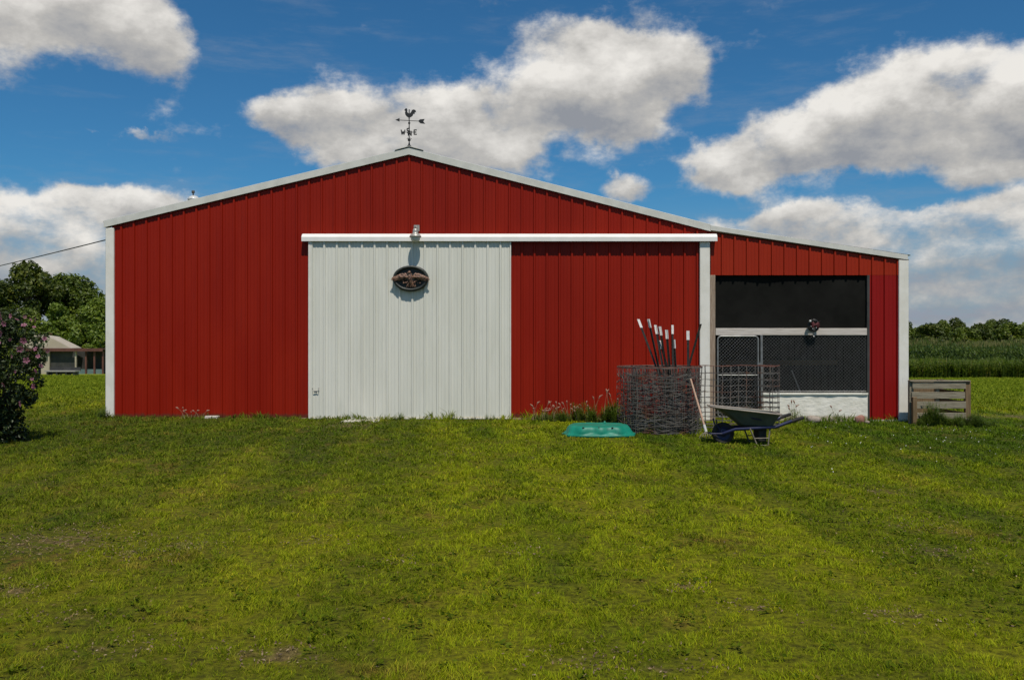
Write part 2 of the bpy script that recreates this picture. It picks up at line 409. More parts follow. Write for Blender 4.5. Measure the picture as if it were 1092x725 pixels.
M['bark'] = paint('bark', (0.06, 0.045, 0.032), (0.10, 0.08, 0.06), rough=0.95, scale=8, stretch=(3, 3, .6), bump=.8)
M['soil'] = paint('dry_stem', (0.25, 0.19, 0.11), (0.36, 0.28, 0.17), rough=0.9, scale=8)
M['seed'] = paint('seed_heads', (0.26, 0.13, 0.09), (0.36, 0.21, 0.15), rough=0.9, scale=12)
M['redcloth'] = paint('dark_red_ribbon', (0.06, 0.006, 0.009), (0.11, 0.014, 0.018), rough=0.7, scale=20)
M['whitepaint'] = paint('white_enamel', (0.50, 0.50, 0.48), (0.58, 0.58, 0.56), rough=0.3, scale=20)

def leafmat(name, c1, c2, c3=None, transl=0.25, scale=0.6, rough=.5, spec=.35):
    """leaves: per-leaf random (attribute rnd) and slow noise between colours"""
    m, N, L, b = nodemat(name)
    at = N.new('ShaderNodeAttribute'); at.attribute_name = 'rnd'
    cr = N.new('ShaderNodeValToRGB'); L.new(at.outputs['Fac'], cr.inputs[0])
    e = cr.color_ramp.elements
    e[0].color = (*c1, 1); e[1].color = (*c2, 1)
    e[0].position = .05; e[1].position = .85
    if c3:
        k = e.new(1.0); k.color = (*c3, 1)
    L.new(cr.outputs[0], b.inputs['Base Color'])
    b.inputs['Roughness'].default_value = rough; b.inputs['Specular IOR Level'].default_value = spec
    tr = N.new('ShaderNodeBsdfTranslucent')
    g = N.new('ShaderNodeMix'); g.data_type = 'RGBA'; g.blend_type = 'MULTIPLY'; g.inputs[0].default_value = 1
    L.new(cr.outputs[0], g.inputs[6]); g.inputs[7].default_value = (1.2, 1.3, .6, 1)
    L.new(g.outputs[2], tr.inputs[0])
    ms = N.new('ShaderNodeMixShader'); ms.inputs[0].default_value = transl
    L.new(b.outputs[0], ms.inputs[1]); L.new(tr.outputs[0], ms.inputs[2])
    L.new(ms.outputs[0], N['Material Output'].inputs[0])
    return m
M['leaf_dark'] = leafmat('leaf_dark', (0.020, 0.038, 0.005), (0.095, 0.120, 0.012), (0.17, 0.175, 0.022))
M['leaf_mid'] = leafmat('leaf_mid', (0.034, 0.062, 0.006), (0.130, 0.170, 0.014), (0.21, 0.22, 0.025))
M['leaf_bright'] = leafmat('leaf_bright', (0.065, 0.11, 0.010), (0.165, 0.220, 0.018), (0.24, 0.26, 0.03))
M['leaf_shrub'] = leafmat('leaf_shrub', (0.010, 0.022, 0.006), (0.042, 0.066, 0.013), (0.11, 0.125, 0.035), transl=.12)
M['leaf_corn'] = leafmat('leaf_corn', (0.040, 0.075, 0.014), (0.115, 0.165, 0.028), (0.24, 0.22, 0.08), transl=.35, rough=.45)
M['leaf_weed'] = leafmat('leaf_weed', (0.07, 0.115, 0.016), (0.175, 0.225, 0.030), (0.28, 0.22, 0.07), transl=.4)
M['petal'] = leafmat('petal_pink', (0.24, 0.06, 0.10), (0.40, 0.16, 0.24), (0.50, 0.32, 0.38), transl=.3)
M['petal_core'] = paint('petal_core', (0.30, 0.03, 0.06), None, rough=.7)

# lawn colour shared by the ground sheet and the blades (a function of world position)
BARE = [(60, 577, 75, 14, 1.0), (12, 632, 40, 9, .9), (150, 590, 40, 8, .6), (200, 582, 34, 8, .7), (300, 697, 46, 12, 1.0),
        (990, 560, 60, 14, .35), (1010, 455, 18, 3, .4), (940, 525, 22, 4, .8), (370, 455, 26, 3, .8),
        (800, 648, 26, 5, .8), (730, 624, 18, 4, .8), (620, 705, 50, 12, .6), (700, 715, 60, 12, .5), (960, 655, 44, 8, .6), (130, 690, 50, 10, .6),
        (340, 575, 26, 6, .6), (420, 600, 24, 6, .5), (990, 588, 50, 9, .6), (480, 480, 20, 4, .4), (70, 660, 60, 8, .5), (560, 590, 20, 5, .4)]
BARE_W = []
for (px, py, rx, ry, w_) in BARE:
    Yc = CAMH * F / (py - 362.5)
    BARE_W.append((X(px, Yc), Yc, rx / F * Yc, ry * Yc * Yc / (CAMH * F), w_))
BARE_W.append((11.3, 17.0, 2.6, 1.0, 1.1))       # dry strip right of the timber bin

def lawn_group():
    g = bpy.data.node_groups.new('lawn_colour', 'ShaderNodeTree')
    g.interface.new_socket('Color', in_out='OUTPUT', socket_type='NodeSocketColor')
    g.interface.new_socket('Bare', in_out='OUTPUT', socket_type='NodeSocketFloat')
    N, L = g.nodes, g.links
    geo = N.new('ShaderNodeNewGeometry')
    sp = N.new('ShaderNodeSeparateXYZ'); L.new(geo.outputs['Position'], sp.inputs[0])
    cb = N.new('ShaderNodeCombineXYZ'); L.new(sp.outputs[0], cb.inputs[0]); L.new(sp.outputs[1], cb.inputs[1])
    P = cb.outputs[0]
    def m(op, a, b=None, clamp=False):
        n = N.new('ShaderNodeMath'); n.operation = op; n.use_clamp = clamp
        for i, v in enumerate((a, b)):
            if v is None: continue
            if isinstance(v, (int, float)): n.inputs[i].default_value = v
            else: L.new(v, n.inputs[i])
        return n.outputs[0]
    def noise(s, d=4, off=(0, 0, 0), r=.55, st=1.0):
        mp = N.new('ShaderNodeMapping'); L.new(P, mp.inputs[0]); mp.inputs[1].default_value = off; mp.inputs[3].default_value = (1, st, 1)
        n = N.new('ShaderNodeTexNoise'); n.inputs['Scale'].default_value = s; n.inputs['Detail'].default_value = d; n.inputs['Roughness'].default_value = r
        L.new(mp.outputs[0], n.inputs['Vector']); return n.outputs[0]
    def mr(v, a, b):
        n = N.new('ShaderNodeMapRange'); n.interpolation_type = 'SMOOTHSTEP'; L.new(v, n.inputs[0]); n.inputs[1].default_value = a; n.inputs[2].default_value = b; return n.outputs[0]
    def mix(f, a, c):
        n = N.new('ShaderNodeMix'); n.data_type = 'RGBA'; L.new(f, n.inputs[0])
        for i, v in ((6, a), (7, c)):
            if isinstance(v, tuple): n.inputs[i].default_value = (*v, 1)
            else: L.new(v, n.inputs[i])
        return n.outputs[2]
    n1 = noise(.60, 5, st=.42); n2 = noise(2.4, 5, (4, 7, 0), st=.5); n3 = noise(9, 4, (1, 2, 0))
    # darker, greener colour nearer the barn and out to the sides
    band = m('MULTIPLY', mr(sp.outputs[1], 8.0, 12.5), mr(sp.outputs[1], 19, 15.0))
    side = mr(m('ABSOLUTE', m('SUBTRACT', sp.outputs[0], 1.2)), 1.0, 6.5)
    dark_green = m('ADD', m('ADD', m('MULTIPLY', m('SUBTRACT', n1, .5), 1.9), m('MULTIPLY', m('SUBTRACT', n2, .5), 1.3)),
             m('ADD', m('MULTIPLY', band, m('ADD', .22, m('MULTIPLY', side, .35))), m('MULTIPLY', side, .10)))
    st = m('SINE', m('MULTIPLY', m('ADD', sp.outputs[0], m('MULTIPLY', sp.outputs[1], .10)), 5.2))
    dark_green = m('ADD', dark_green, m('MULTIPLY', st, -.15))
    cen = mr(m('ABSOLUTE', m('SUBTRACT', m('ADD', sp.outputs[0], m('MULTIPLY', sp.outputs[1], .03)), .75)), 2.4, .2)
    dark_green = m('ADD', m('SUBTRACT', dark_green, m('MULTIPLY', cen, .22)), .38, clamp=True)
    c = mix(dark_green, (0.340, 0.368, 0.0085), (0.100, 0.160, 0.0065))
    dry = m('ADD', mr(noise(1.1, 6, (9, 3, 0), .65),   .53, .72), m('MULTIPLY', mr(sp.outputs[0], .5, -3.0), .28), clamp=True)
    dry = m('MULTIPLY', dry, mr(n3, .35, .60))
    c = mix(m('MULTIPLY', dry, .75), c, (0.340, 0.215, 0.050))
    far = mr(sp.outputs[1], 17, 24)
    c = mix(m('MULTIPLY', far, .85), c, (0.200, 0.245, 0.016))
    bare = None
    for (bx, by, rx, ry, w_) in BARE_W:
        v = N.new('ShaderNodeVectorMath'); v.operation = 'SUBTRACT'; L.new(P, v.inputs[0]); v.inputs[1].default_value = (bx, by, 0)
        v2 = N.new('ShaderNodeVectorMath'); v2.operation = 'MULTIPLY'; L.new(v.outputs[0], v2.inputs[0]); v2.inputs[1].default_value = (1 / rx, 1 / ry, 0)
        v3 = N.new('ShaderNodeVectorMath'); v3.operation = 'DOT_PRODUCT'; L.new(v2.outputs[0], v3.inputs[0]); L.new(v2.outputs[0], v3.inputs[1])
        q = m('MULTIPLY', m('EXPONENT', m('MULTIPLY', v3.outputs['Value'], -1.0)), w_)
        bare = q if bare is None else m('MAXIMUM', bare, q)
    b2 = m('ADD', m('MULTIPLY', bare, m('ADD', m('MULTIPLY', m('SUBTRACT', n3, .35), 2.6), .25)), m('MULTIPLY', m('SUBTRACT', n2, .5), 1.0))
    bm_ = mr(b2, .30, .75)
    c = mix(m('MULTIPLY', bm_, .8), c, (0.34, 0.255, 0.12))
    o = N.new('NodeGroupOutput'); L.new(c, o.inputs[0]); L.new(bm_, o.inputs[1])
    return g
LG = lawn_group()
def bare_np(x, y):
    b = np.zeros_like(x)
    for (bx, by, rx, ry, w_) in BARE_W:
        b = np.maximum(b, w_ * np.exp(-(((x - bx) / rx) ** 2 + ((y - by) / ry) ** 2)))
    return b

def lawn_ground_mat():
    m, N, L, b = nodemat('lawn_ground')
    g = N.new('ShaderNodeGroup'); g.node_tree = LG
    geo = N.new('ShaderNodeNewGeometry')
    n = N.new('ShaderNodeTexNoise'); n.inputs['Scale'].default_value = 22; n.inputs['Detail'].default_value = 8; n.inputs['Roughness'].default_value = .7
    L.new(geo.outputs['Position'], n.inputs['Vector'])
    mx = N.new('ShaderNodeMix'); mx.data_type = 'RGBA'; mx.blend_type = 'MULTIPLY'; mx.inputs[0].default_value = 1
    cr = N.new('ShaderNodeValToRGB'); L.new(n.outputs[0], cr.inputs[0])
    cr.color_ramp.elements[0].position = .33; cr.color_ramp.elements[0].color = (.10, .085, .06, 1)
    cr.color_ramp.elements[1].position = .66; cr.color_ramp.elements[1].color = (.62, .58, .5, 1)
    L.new(g.outputs[0], mx.inputs[6]); L.new(cr.outputs[0], mx.inputs[7])
    mf = N.new('ShaderNodeMix'); mf.data_type = 'RGBA'
    sp = N.new('ShaderNodeSeparateXYZ'); L.new(geo.outputs['Position'], sp.inputs[0])
    mr = N.new('ShaderNodeMapRange'); L.new(sp.outputs[1], mr.inputs[0]); mr.inputs[1].default_value = 14; mr.inputs[2].default_value = 32; mr.inputs[4].default_value = .8
    L.new(mr.outputs[0], mf.inputs[0]); L.new(mx.outputs[2], mf.inputs[6]); L.new(g.outputs[0], mf.inputs[7])
    # bare soil between blades: darkened close by to give contrast
    L.new(mf.outputs[2], b.inputs['Base Color'])
    b.inputs['Roughness'].default_value = .95; b.inputs['Specular IOR Level'].default_value = .15
    bp = N.new('ShaderNodeBump'); bp.inputs['Strength'].default_value = .8; bp.inputs['Distance'].default_value = .03
    L.new(n.outputs[0], bp.inputs['Height']); L.new(bp.outputs[0], b.inputs['Normal'])
    return m
def blade_mat():
    m, N, L, b = nodemat('grass_blades')
    g = N.new('ShaderNodeGroup'); g.node_tree = LG
    at = N.new('ShaderNodeAttribute'); at.attribute_name = 'rnd'
    cr = N.new('ShaderNodeValToRGB'); L.new(at.outputs['Fac'], cr.inputs[0])
    e = cr.color_ramp.elements
    e[0].position = 0; e[0].color = (.38, .50, .40, 1)
    e[1].position = 1; e[1].color = (1.55, 1.25, 1.7, 1)
    k = e.new(.5); k.color = (.95, 1.0, .9, 1)
    k = e.new(.88); k.color = (1.22, 1.20, 1.0, 1)
    mx = N.new('ShaderNodeMix'); mx.data_type = 'RGBA'; mx.blend_type = 'MULTIPLY'; mx.inputs[0].default_value = 1
    L.new(g.outputs[0], mx.inputs[6]); L.new(cr.outputs[0], mx.inputs[7])
    L.new(mx.outputs[2], b.inputs['Base Color'])
    b.inputs['Roughness'].default_value = .65; b.inputs['Specular IOR Level'].default_value = .10
    tr = N.new('ShaderNodeBsdfTranslucent'); L.new(mx.outputs[2], tr.inputs[0])
    ms = N.new('ShaderNodeMixShader'); ms.inputs[0].default_value = .32
    L.new(b.outputs[0], ms.inputs[1]); L.new(tr.outputs[0], ms.inputs[2]); L.new(ms.outputs[0], N['Material Output'].inputs[0])
    return m
M['lawn'] = lawn_ground_mat(); M['blade'] = blade_mat()

# ------------------------------------------------------------------ ground sheet
def axis(segs):
    out = [segs[0][0]]
    for a, b, n in segs: out += list(np.linspace(a, b, n + 1)[1:])
    return np.array(out)
gx = axis([(-1800, -200, 8), (-200, -40, 16), (-40, -14, 26), (-14, 14, 112), (14, 40, 26), (40, 200, 16), (200, 1800, 8)])
gy = axis([(-60, -5, 8), (-5, 2, 7), (2, 20, 90), (20, 80, 60), (80, 300, 22), (300, 2600, 12)])
GX, GY = np.meshgrid(gx, gy)
V = np.stack([GX.ravel(), GY.ravel(), ground_z(GX.ravel(), GY.ravel())], 1)
nx, ny = len(gx), len(gy)
I, J = np.meshgrid(np.arange(nx - 1), np.arange(ny - 1))
a = (J * nx + I).ravel()
gnd = link_mesh('ground', np_mesh('ground', V, quads=np.stack([a, a + 1, a + nx + 1, a + nx], 1), smooth=True), M['lawn'])
tag(gnd, kind='structure')

# ------------------------------------------------------------------ barn
YF = 16.0
barn = empty('barn', (0, YF, 0))
tag(barn, 'red ribbed steel pole barn with white trim, white sliding door and open lean-to', 'barn')
P_ = 0.2286
XL, XR, XM, XE = X(119, YF), X(962, YF), X(750, YF), X(967, YF)
RA = [(X(112, YF), Z(243, YF)), (X(436.5, YF), Z(165.5, YF)), (X(757, YF), Z(247, YF)), (X(968, YF), Z(278, YF))]
def roof_z(x):
    return float(np.interp(x, [p[0] for p in RA], [p[1] for p in RA]))
def rib_profile(x0, x1, phase=0.0):
    pts = []
    k0 = math.floor((x0 - phase) / P_) - 1
    for k in range(k0, k0 + int((x1 - x0) / P_) + 4):
        c = phase + k * P_
        for dx, h in ((-.026, 0), (-.014, .026), (.014, .026), (.026, 0)):
            pts.append((c + dx, h))
        for q in (P_ * .36, P_ * .64):
            pts += [(c + q - .016, 0), (c + q - .004, .005), (c + q + .004, .005), (c + q + .016, 0)]
    pts.sort()
    pts = [p for p in pts if x0 + 1e-4 < p[0] < x1 - 1e-4]
    return [(x0, 0)] + pts + [(x1, 0)]
def rib_wall(x0, x1, zb, zt, y, phase=0.0, parent=None, name='wall', mat=None):
    zt_ = zt if callable(zt) else (lambda x: zt)
    pr = rib_profile(x0, x1, phase)
    if callable(zt):
        pr = sorted(set(pr + [(p[0], .026 if i == 1 else 0) for i, p in enumerate(RA) if x0 < p[0] < x1]))
    vs, fs = [], []
    for x, h in pr: vs += [(x, y - h, zb), (x, y - h, zt_(x))]
    for i in range(len(pr) - 1):
        fs.append((2 * i, 2 * i + 2, 2 * i + 3, 2 * i + 1))
    mb = MB(); mb.add(vs, fs)
    # thickness: back sheet
    n = len(pr)
    mb.add([(x, y + .012, zb) for x, h in pr] + [(x, y + .012, zt_(x)) for x, h in pr], [(i + 1, i, n + i, n + i + 1) for i in range(n - 1)])
    return mb.build(name, mat, parent, normals=False)
PH = X(436.5, YF)
ZB = -0.06
ZOP = Z(293.5, YF)                     # top of the lean-to opening
XO0, XO1 = X(762, YF), X(926, YF)
rib_wall(XL + .02, X(757, YF), ZB + .09, lambda x: roof_z(x) - .01, YF, PH, barn, 'front_wall', M['red'])
up = rib_wall(X(757.2, YF), XR - .05, ZOP, lambda x: roof_z(x) - .01, YF, PH, barn, 'lean_to_wall', M['red_old']); up['label'] = 'faded orange-red wall strip above the lean-to opening'
rp = rib_wall(XO1 + .02, X(957.5, YF), ZB + .06, ZOP - .004, YF - .002, PH, barn, 'lean_to_wall', M['red_new']); rp['label'] = 'bright crimson wall panel right of the lean-to opening'
DEPTH = 18.0
YB = YF + DEPTH
# side and back walls with ribs
def rib_wall_side(x, y0, y1, zb, zt, sgn, name, mat):
    pr = rib_profile(y0, y1, 0)
    vs, fs = [], []
    for yy, h in pr: vs += [(x + sgn * h, yy, zb), (x + sgn * h, yy, zt)]
    for i in range(len(pr) - 1): fs.append((2 * i, 2 * i + 2, 2 * i + 3, 2 * i + 1))
    return MB().add(vs, fs).build(name, mat, barn, normals=False)
rib_wall_side(XL - .0, YF + .02, YB, -.6, roof_z(XL) - .01, -1, 'side_wall', M['red'])
rib_wall_side(XR, YF + .02, YB, -.6, roof_z(XR) - .01, 1, 'side_wall', M['red'])
bw = MB()
bp = [(XL, -.6)] + [(x, roof_z(x) - .01) for x in (XL, RA[1][0], RA[2][0], XR)] + [(XR, -.6)]
bw.prism(bp, 'y', YB, YB + .02); bw.build('back_wall', M['red'], barn)
# roof: three ribbed sheets with thickness
def roof_sheet(p, q):
    mb = MB(); n = int((DEPTH + .5) / P_)
    y0 = YF - .035
    L_ = math.hypot(q[0] - p[0], q[1] - p[1]); nx_, nz_ = -(q[1] - p[1]) / L_, (q[0] - p[0]) / L_
    if nz_ < 0: nx_, nz_ = -nx_, -nz_
    pr = [(0, .0)]
    for k in range(1, n): 
        c = k * P_
        pr += [(c - .03, 0), (c - .013, .02), (c + .013, .02), (c + .03, 0)]
    pr.append((n * P_, 0))
    vs = []
    for yy, h in pr:
        for e in (p, q):
            vs.append((e[0] + nx_ * (h + .105), y0 + yy, e[1] + nz_ * (h + .105)))
    m_ = len(pr)
    mb.add(vs, [(2 * i, 2 * i + 1, 2 * i + 3, 2 * i + 2) for i in range(m_ - 1)])
    vs = []
    for yy, h in (pr[0], pr[-1]):
        for e in (p, q): vs.append((e[0] + nx_ * .095, y0 + yy, e[1] + nz_ * .095))
    mb.add(vs, [(0, 2, 3, 1)])
    return mb.build('roof', M['roof'], barn)
roof_sheet(RA[0], RA[1]); roof_sheet(RA[1], RA[2]); roof_sheet(RA[2], (RA[3][0] + .03, RA[3][1] - .004))
# rake trims
def rake(p, q, h, y0, y1):
    L_ = math.hypot(q[0] - p[0], q[1] - p[1])
    mb = MB()
    hz = h * L_ / (q[0] - p[0])
    # angle-shaped trim: face leans out a little and has a hemmed lower lip
    prof = [(0, 0), (0, hz), (.035, hz + .012), (y1 - y0, hz + .012), (y1 - y0, hz - .01), (.02, hz - .012), (.02, 0)]
    vs = [(e[0], y0 + a_, e[1] + b_) for e in (p, q) for a_, b_ in prof]
    n = len(prof)
    mb.add(vs, [(i, (i + 1) % n, n + (i + 1) % n, n + i) for i in range(n)] + [tuple(range(n)), tuple(range(2 * n - 1, n - 1, -1))])
    return mb.build('rake_trim', M['rake'], barn)
rake(RA[0], RA[1], .118, YF - .055, YF + .12); rake(RA[1], RA[2], .118, YF - .055, YF + .12)
rake((RA[2][0] + .003, RA[2][1] + .02), (RA[3][0] - .02, RA[3][1] + .012), .082, YF - .052, YF + .12)
# dark recess soffit strip under the rakes
for p, q in ((RA[0], RA[1]), (RA[1], RA[2]), (RA[2], RA[3])):
    mb = MB(); vs = [(e[0], yy, e[1] + dz) for e in (p, q) for yy, dz in ((YF - .045, .004), (YF - .045, .02), (YF + .10, .02), (YF + .10, .004))]
    mb.add(vs, [(0, 1, 5, 4), (1, 2, 6, 5), (2, 3, 7, 6), (3, 0, 4, 7), (0, 3, 2, 1), (4, 5, 6, 7)])
    mb.build('soffit', M['brownwood'], barn)
# ridge cap
rc = MB(); rx_, rz_ = RA[1]
rc.prism([(rx_ - .26, rz_ + .075), (rx_, rz_ + .142), (rx_ + .26, rz_ + .075), (rx_ + .26, rz_ + .083), (rx_, rz_ + .152), (rx_ - .26, rz_ + .083)], 'y', YF - .07, YB)
rc.build('ridge_cap', M['rake'], barn)
# corner trims
def corner(px0, px1, zt, y=YF):
    mb = MB(); x0, x1 = X(px0, y), X(px1, y)
    mb.bevbox(x0, x1, y - .045, y + .12, ZB, zt, .008)
    mb.build('corner_trim', M['trim'], barn)
corner(113.5, 122.5, Z(243.5, YF)); corner(957.5, 968, Z(277.5, YF))
# skirt board
MB().box(XL + .1, X(327, YF), YF - .018, YF + .02, ZB - .05, ZB + .088).build('skirt_board', M['skirt'], barn)
MB().box(X(547, YF), X(744, YF), YF - .018, YF + .02, ZB - .05, ZB + .088).build('skirt_board', M['skirt'], barn)
MB().box(XO1 + .03, X(957, YF), YF - .03, YF + .02, ZB - .05, ZB + .056).build('skirt_board', M['concrete'], barn)
# vertical door jamb trim
mb = MB(); mb.bevbox(X(745.5, YF), X(756.2, YF), YF - .075, YF - .003, ZB, Z(257, YF) - .02, .007); mb.build('jamb_trim', M['trim'], barn)
# sliding door
YD = YF - .075
x0, x1 = X(329, YD), X(545, YD); zb, zt = Z(446.5, YD), Z(256.5, YD)
door = rib_wall(x0 + .045, x1 - .02, zb + .02, zt, YD, PH + .065, barn, 'sliding_door', M['white'])
mb = MB(); mb.bevbox(x0, x0 + .046, YD - .028, YD + .05, zb, zt, .005); mb.bevbox(x1 - .022, x1, YD - .024, YD + .05, zb, zt, .004)
mb.box(x0 + .047, x1 - .023, YD - .018, YD + .05, zb, zb + .022); mb.build('door_edge', M['trim'], door)
mb = MB()   # latch plate with two hooks and keeper
lx, lz = X(337, YD), Z(415.5, YD)
mb.tube([(lx - .055, YD - .03, lz + .03), (lx - .05, YD - .04, lz - .02), (lx + .05, YD - .04, lz - .02), (lx + .055, YD - .03, lz + .03)], .006, 6)
mb.box(lx - .03, lx + .03, YD - .030, YD - .022, lz - .05, lz - .028); mb.sphere((lx - .055, YD - .03, lz + .03), .011, 8, 6); mb.sphere((lx + .055, YD - .03, lz + .03), .011, 8, 6)
mb.build('latch', M['lampgrey'], door)
# track cover
y1, y0 = YF - .022, YF - .135
zt, zb = Z(249, YF - .13) - .014, Z(257.3, YF - .13)
MB().prism([(y1, zt + .02), (y1 - .03, zt + .016), (y0 + .035, zt - .008), (y0, zt - .05), (y0, zb), (y0 + .010, zb), (y0 + .010, zt - .06), (y1, zt - .035)], 'x', X(321.5, YF - .13), X(765, YF - .13)).build('track_cover', M['track'], barn)
mb = MB()
mb.box(X(324, YF), X(744, YF), YF - .11, YF - .026, zb + .02, zb + .03)      # rail inside the cover
mb.build('door_rail', M['greydark'], barn)
# concrete sill in front of the door and loose pale block at the base
mb = MB(); mb.bevbox(X(366, 15.6), X(405, 15.6), 15.35, 15.80, -.10, .022, .01)
o = mb.build('concrete_slab', M['concrete']); tag(o, 'thin pale concrete slab in the grass below the white sliding door', 'slab')
mb = MB(); mb.bevbox(X(219, 15.85), X(233, 15.85), 15.80, 15.92, .0, .075, .008)
o = mb.build('pale_block', M['beam']); tag(o, 'small pale block lying against the base of the red wall', 'block')

# ---- lean-to opening
zbm0, zbm1 = Z(357.5, YF), Z(350, YF)
mb = MB(); mb.bevbox(X(763, YF), X(925, YF), YF - .01, YF + .05, zbm0, zbm1, .006); mb.build('cross_beam', M['beam'], barn)
mb = MB(); mb.bevbox(X(756.6, YF), X(762.5, YF), YF - .03, YF + .10, ZB - .1, ZOP, .006); mb.build('wood_post', M['postwood'], barn)
mb = MB(); mb.box(X(924.4, YF), X(927, YF), YF - .02, YF + .10, ZB, ZOP); mb.build('jamb', M['greydark'], barn)
# black sheet filling the upper opening (slightly slack)
vs, fs = [], []
nx_, nz_ = 40, 12
for j in range(nz_ + 1):
    for i in range(nx_ + 1):
        u, v = i / nx_, j / nz_
        vs.append((X(763, YF) + u * (X(924, YF) - X(763, YF)), YF + .055 + .012 * math.sin(u * 19 + v * 2) * math.sin(v * math.pi) + .03 * math.sin(u * 5) * math.sin(v * math.pi), zbm1 - .02 + v * (ZOP - zbm1 + .05)))
for j in range(nz_):
    for i in range(nx_):
        a_ = j * (nx_ + 1) + i; fs.append((a_, a_ + 1, a_ + nx_ + 2, a_ + nx_ + 1))
MB().add(vs, fs, True).build('black_sheet', M['screen'], barn)
# interior shell
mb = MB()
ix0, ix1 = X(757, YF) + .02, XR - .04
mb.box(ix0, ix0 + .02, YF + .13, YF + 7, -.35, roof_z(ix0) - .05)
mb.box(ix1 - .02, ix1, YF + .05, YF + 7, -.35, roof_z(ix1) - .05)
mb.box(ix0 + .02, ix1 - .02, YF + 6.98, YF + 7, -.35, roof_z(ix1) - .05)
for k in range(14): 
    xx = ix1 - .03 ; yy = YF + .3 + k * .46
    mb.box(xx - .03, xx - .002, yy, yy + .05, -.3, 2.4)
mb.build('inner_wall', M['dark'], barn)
MB().box(ix0 + .02, ix1 - .02, YF + .14, YF + 6.97, -.30, -.10).build('dirt_floor', M['dirt'], barn)
mb = MB(); mb.box(ix0 + .03, ix1 - .04, YF + 3.0, YF + 3.05, Z(389, YF + 3), Z(384, YF + 3)); mb.build('rail', M['brownwood'], barn)
mb = MB(); mb.tube([(X(846, 17), 17.1, Z(395, 17)), (X(853, 17), 16.8, Z(425, 17))], .012, 6); o = mb.build('leaning_stick', M['galv']); tag(o, 'thin grey stick leaning inside the lean-to behind the chain link', 'stick')
# whitewashed low wall
xs = np.linspace(X(812, YF), X(924.2, YF), 60); vs = []
ztop = Z(418.8, YF)
for xx in xs:
    h = .008 * math.sin(xx * 9) + .006 * math.sin(xx * 23)
    vs += [(xx, YF - .05 + h, ZB - .1), (xx, YF - .045 + h * .5, ztop - .03), (xx, YF - .07, ztop - .03), (xx, YF - .07, ztop + .003 * math.sin(xx * 7)), (xx, YF + .06, ztop), (xx, YF + .06, ZB - .1)]
n = 6
fs = [(i * n + k, i * n + (k + 1) % n, (i + 1) * n + (k + 1) % n, (i + 1) * n + k) for i in range(59) for k in range(n)] + [(0, 1, 2, 3, 4, 5), tuple(59 * n + k for k in (5, 4, 3, 2, 1, 0))]
MB().add(vs, fs).build('low_wall', M['whitewash'], barn)
# chain link
def chain(x0, x1, z0, z1, y, pitch=.062, r=.0022, name='chain_link', parent=None):
    mb = MB(); H = z1 - z0; W = x1 - x0
    k = -H
    pd = pitch * 1.0
    t = -H
    while t < W:
        a0, a1 = max(t, 0), min(t + H, W)
        if a1 - a0 > .02:
            mb.tube([(x0 + a0, y, z0 + a0 - t), (x0 + a1, y, z0 + a1 - t)], r, 4, False, False)
            mb.tube([(x0 + a0, y + r * 1.5, z1 - (a0 - t)), (x0 + a1, y + r * 1.5, z1 - (a1 - t))], r, 4, False, False)
        t += pd
    return mb.build(name, M['chain'], parent)
gate = empty('kennel_gate', (X(786, YF), YF, 0)); 
gx0, gx1, gz0, gz1 = X(765, YF), X(808, YF), .04, Z(358.5, YF)
def rrect(x0, x1, z0, z1, r_, y):
    pts = []
    for cx_, cz_, a0 in ((x1 - r_, z1 - r_, 0), (x0 + r_, z1 - r_, 90), (x0 + r_, z0 + r_, 180), (x1 - r_, z0 + r_, 270)):
        for k in range(6): an = R(a0 + 18 * k); pts.append((cx_ + r_ * math.cos(an), y, cz_ + r_ * math.sin(an)))
    return pts + [pts[0]]
mb = MB(); mb.tube(rrect(gx0, gx1, gz0, gz1, .07, YF - .03), .017, 8, False)
mb.tube([(gx0, YF - .03, Z(400, YF)), (gx1, YF - .03, Z(400, YF))], .012, 8); mb.build('gate_frame', M['galv'], gate)
chain(gx0, gx1, gz0, gz1, YF - .03, parent=gate)
mb = MB(); mb.box(gx1 - .02, gx1 + .05, YF - .055, YF - .045, 1.0, 1.03); mb.tube([(gx1 + .03, YF - .05, .96), (gx1 + .03, YF - .05, 1.06)], .008, 6); mb.build('latch', M['galv'], gate)
tag(gate, 'galvanised chain link walk gate with rounded top corners in the lean-to', 'gate')
cl = empty('chain_link_panel', (X(868, YF), YF, 0)); tag(cl, 'wide chain link panel closing the lean-to above the whitewashed low wall', 'fence panel')
chain(X(813, YF), X(924, YF), ztop, zbm0, YF + .01, parent=cl)
mb = MB(); mb.tube([(X(811.5, YF), YF - .03, -.1), (X(811.5, YF), YF - .03, zbm0)], .024, 10); mb.build('end_post', M['galv'], cl)
mb = MB(); mb.tube([(X(813, YF), YF + .01, ztop + .03), (X(924, YF), YF + .01, ztop + .03)], .006, 6); mb.build('tension_wire', M['galv'], cl)

# ------------------------------------------------------------------ barn light
bl = empty('barn_light', (X(443, YF), YF, Z(249, YF)))
lx, ly, lz = X(443, 15.75), 15.745, Z(251.5, 15.75)
mb = MB(); mb.tube([(lx, YF - .02, lz + .16), (lx, YF - .15, lz + .17), (lx, ly + .03, lz + .09)], .022, 10); mb.box(lx - .05, lx + .05, YF - .05, YF - .022, lz + .11, lz + .22); mb.build('bracket', M['lampgrey'], bl)
mb = MB(); mb.lathe([(.001, .135), (.030, .13), (.045, .11), (.052, .07), (.05, .045), (.085, .02), (.105, -.005), (.108, -.03), (.10, -.03), (.08, -.01), (.04, .0)], (lx, ly, lz), 24); mb.build('housing', M['lampgrey'], bl)
mb = MB(); mb.lathe([(.085, -.012), (.09, -.035), (.08, -.075), (.055, -.105), (.001, -.115)], (lx, ly, lz), 24); mb.build('lens', M['lampglass'], bl)
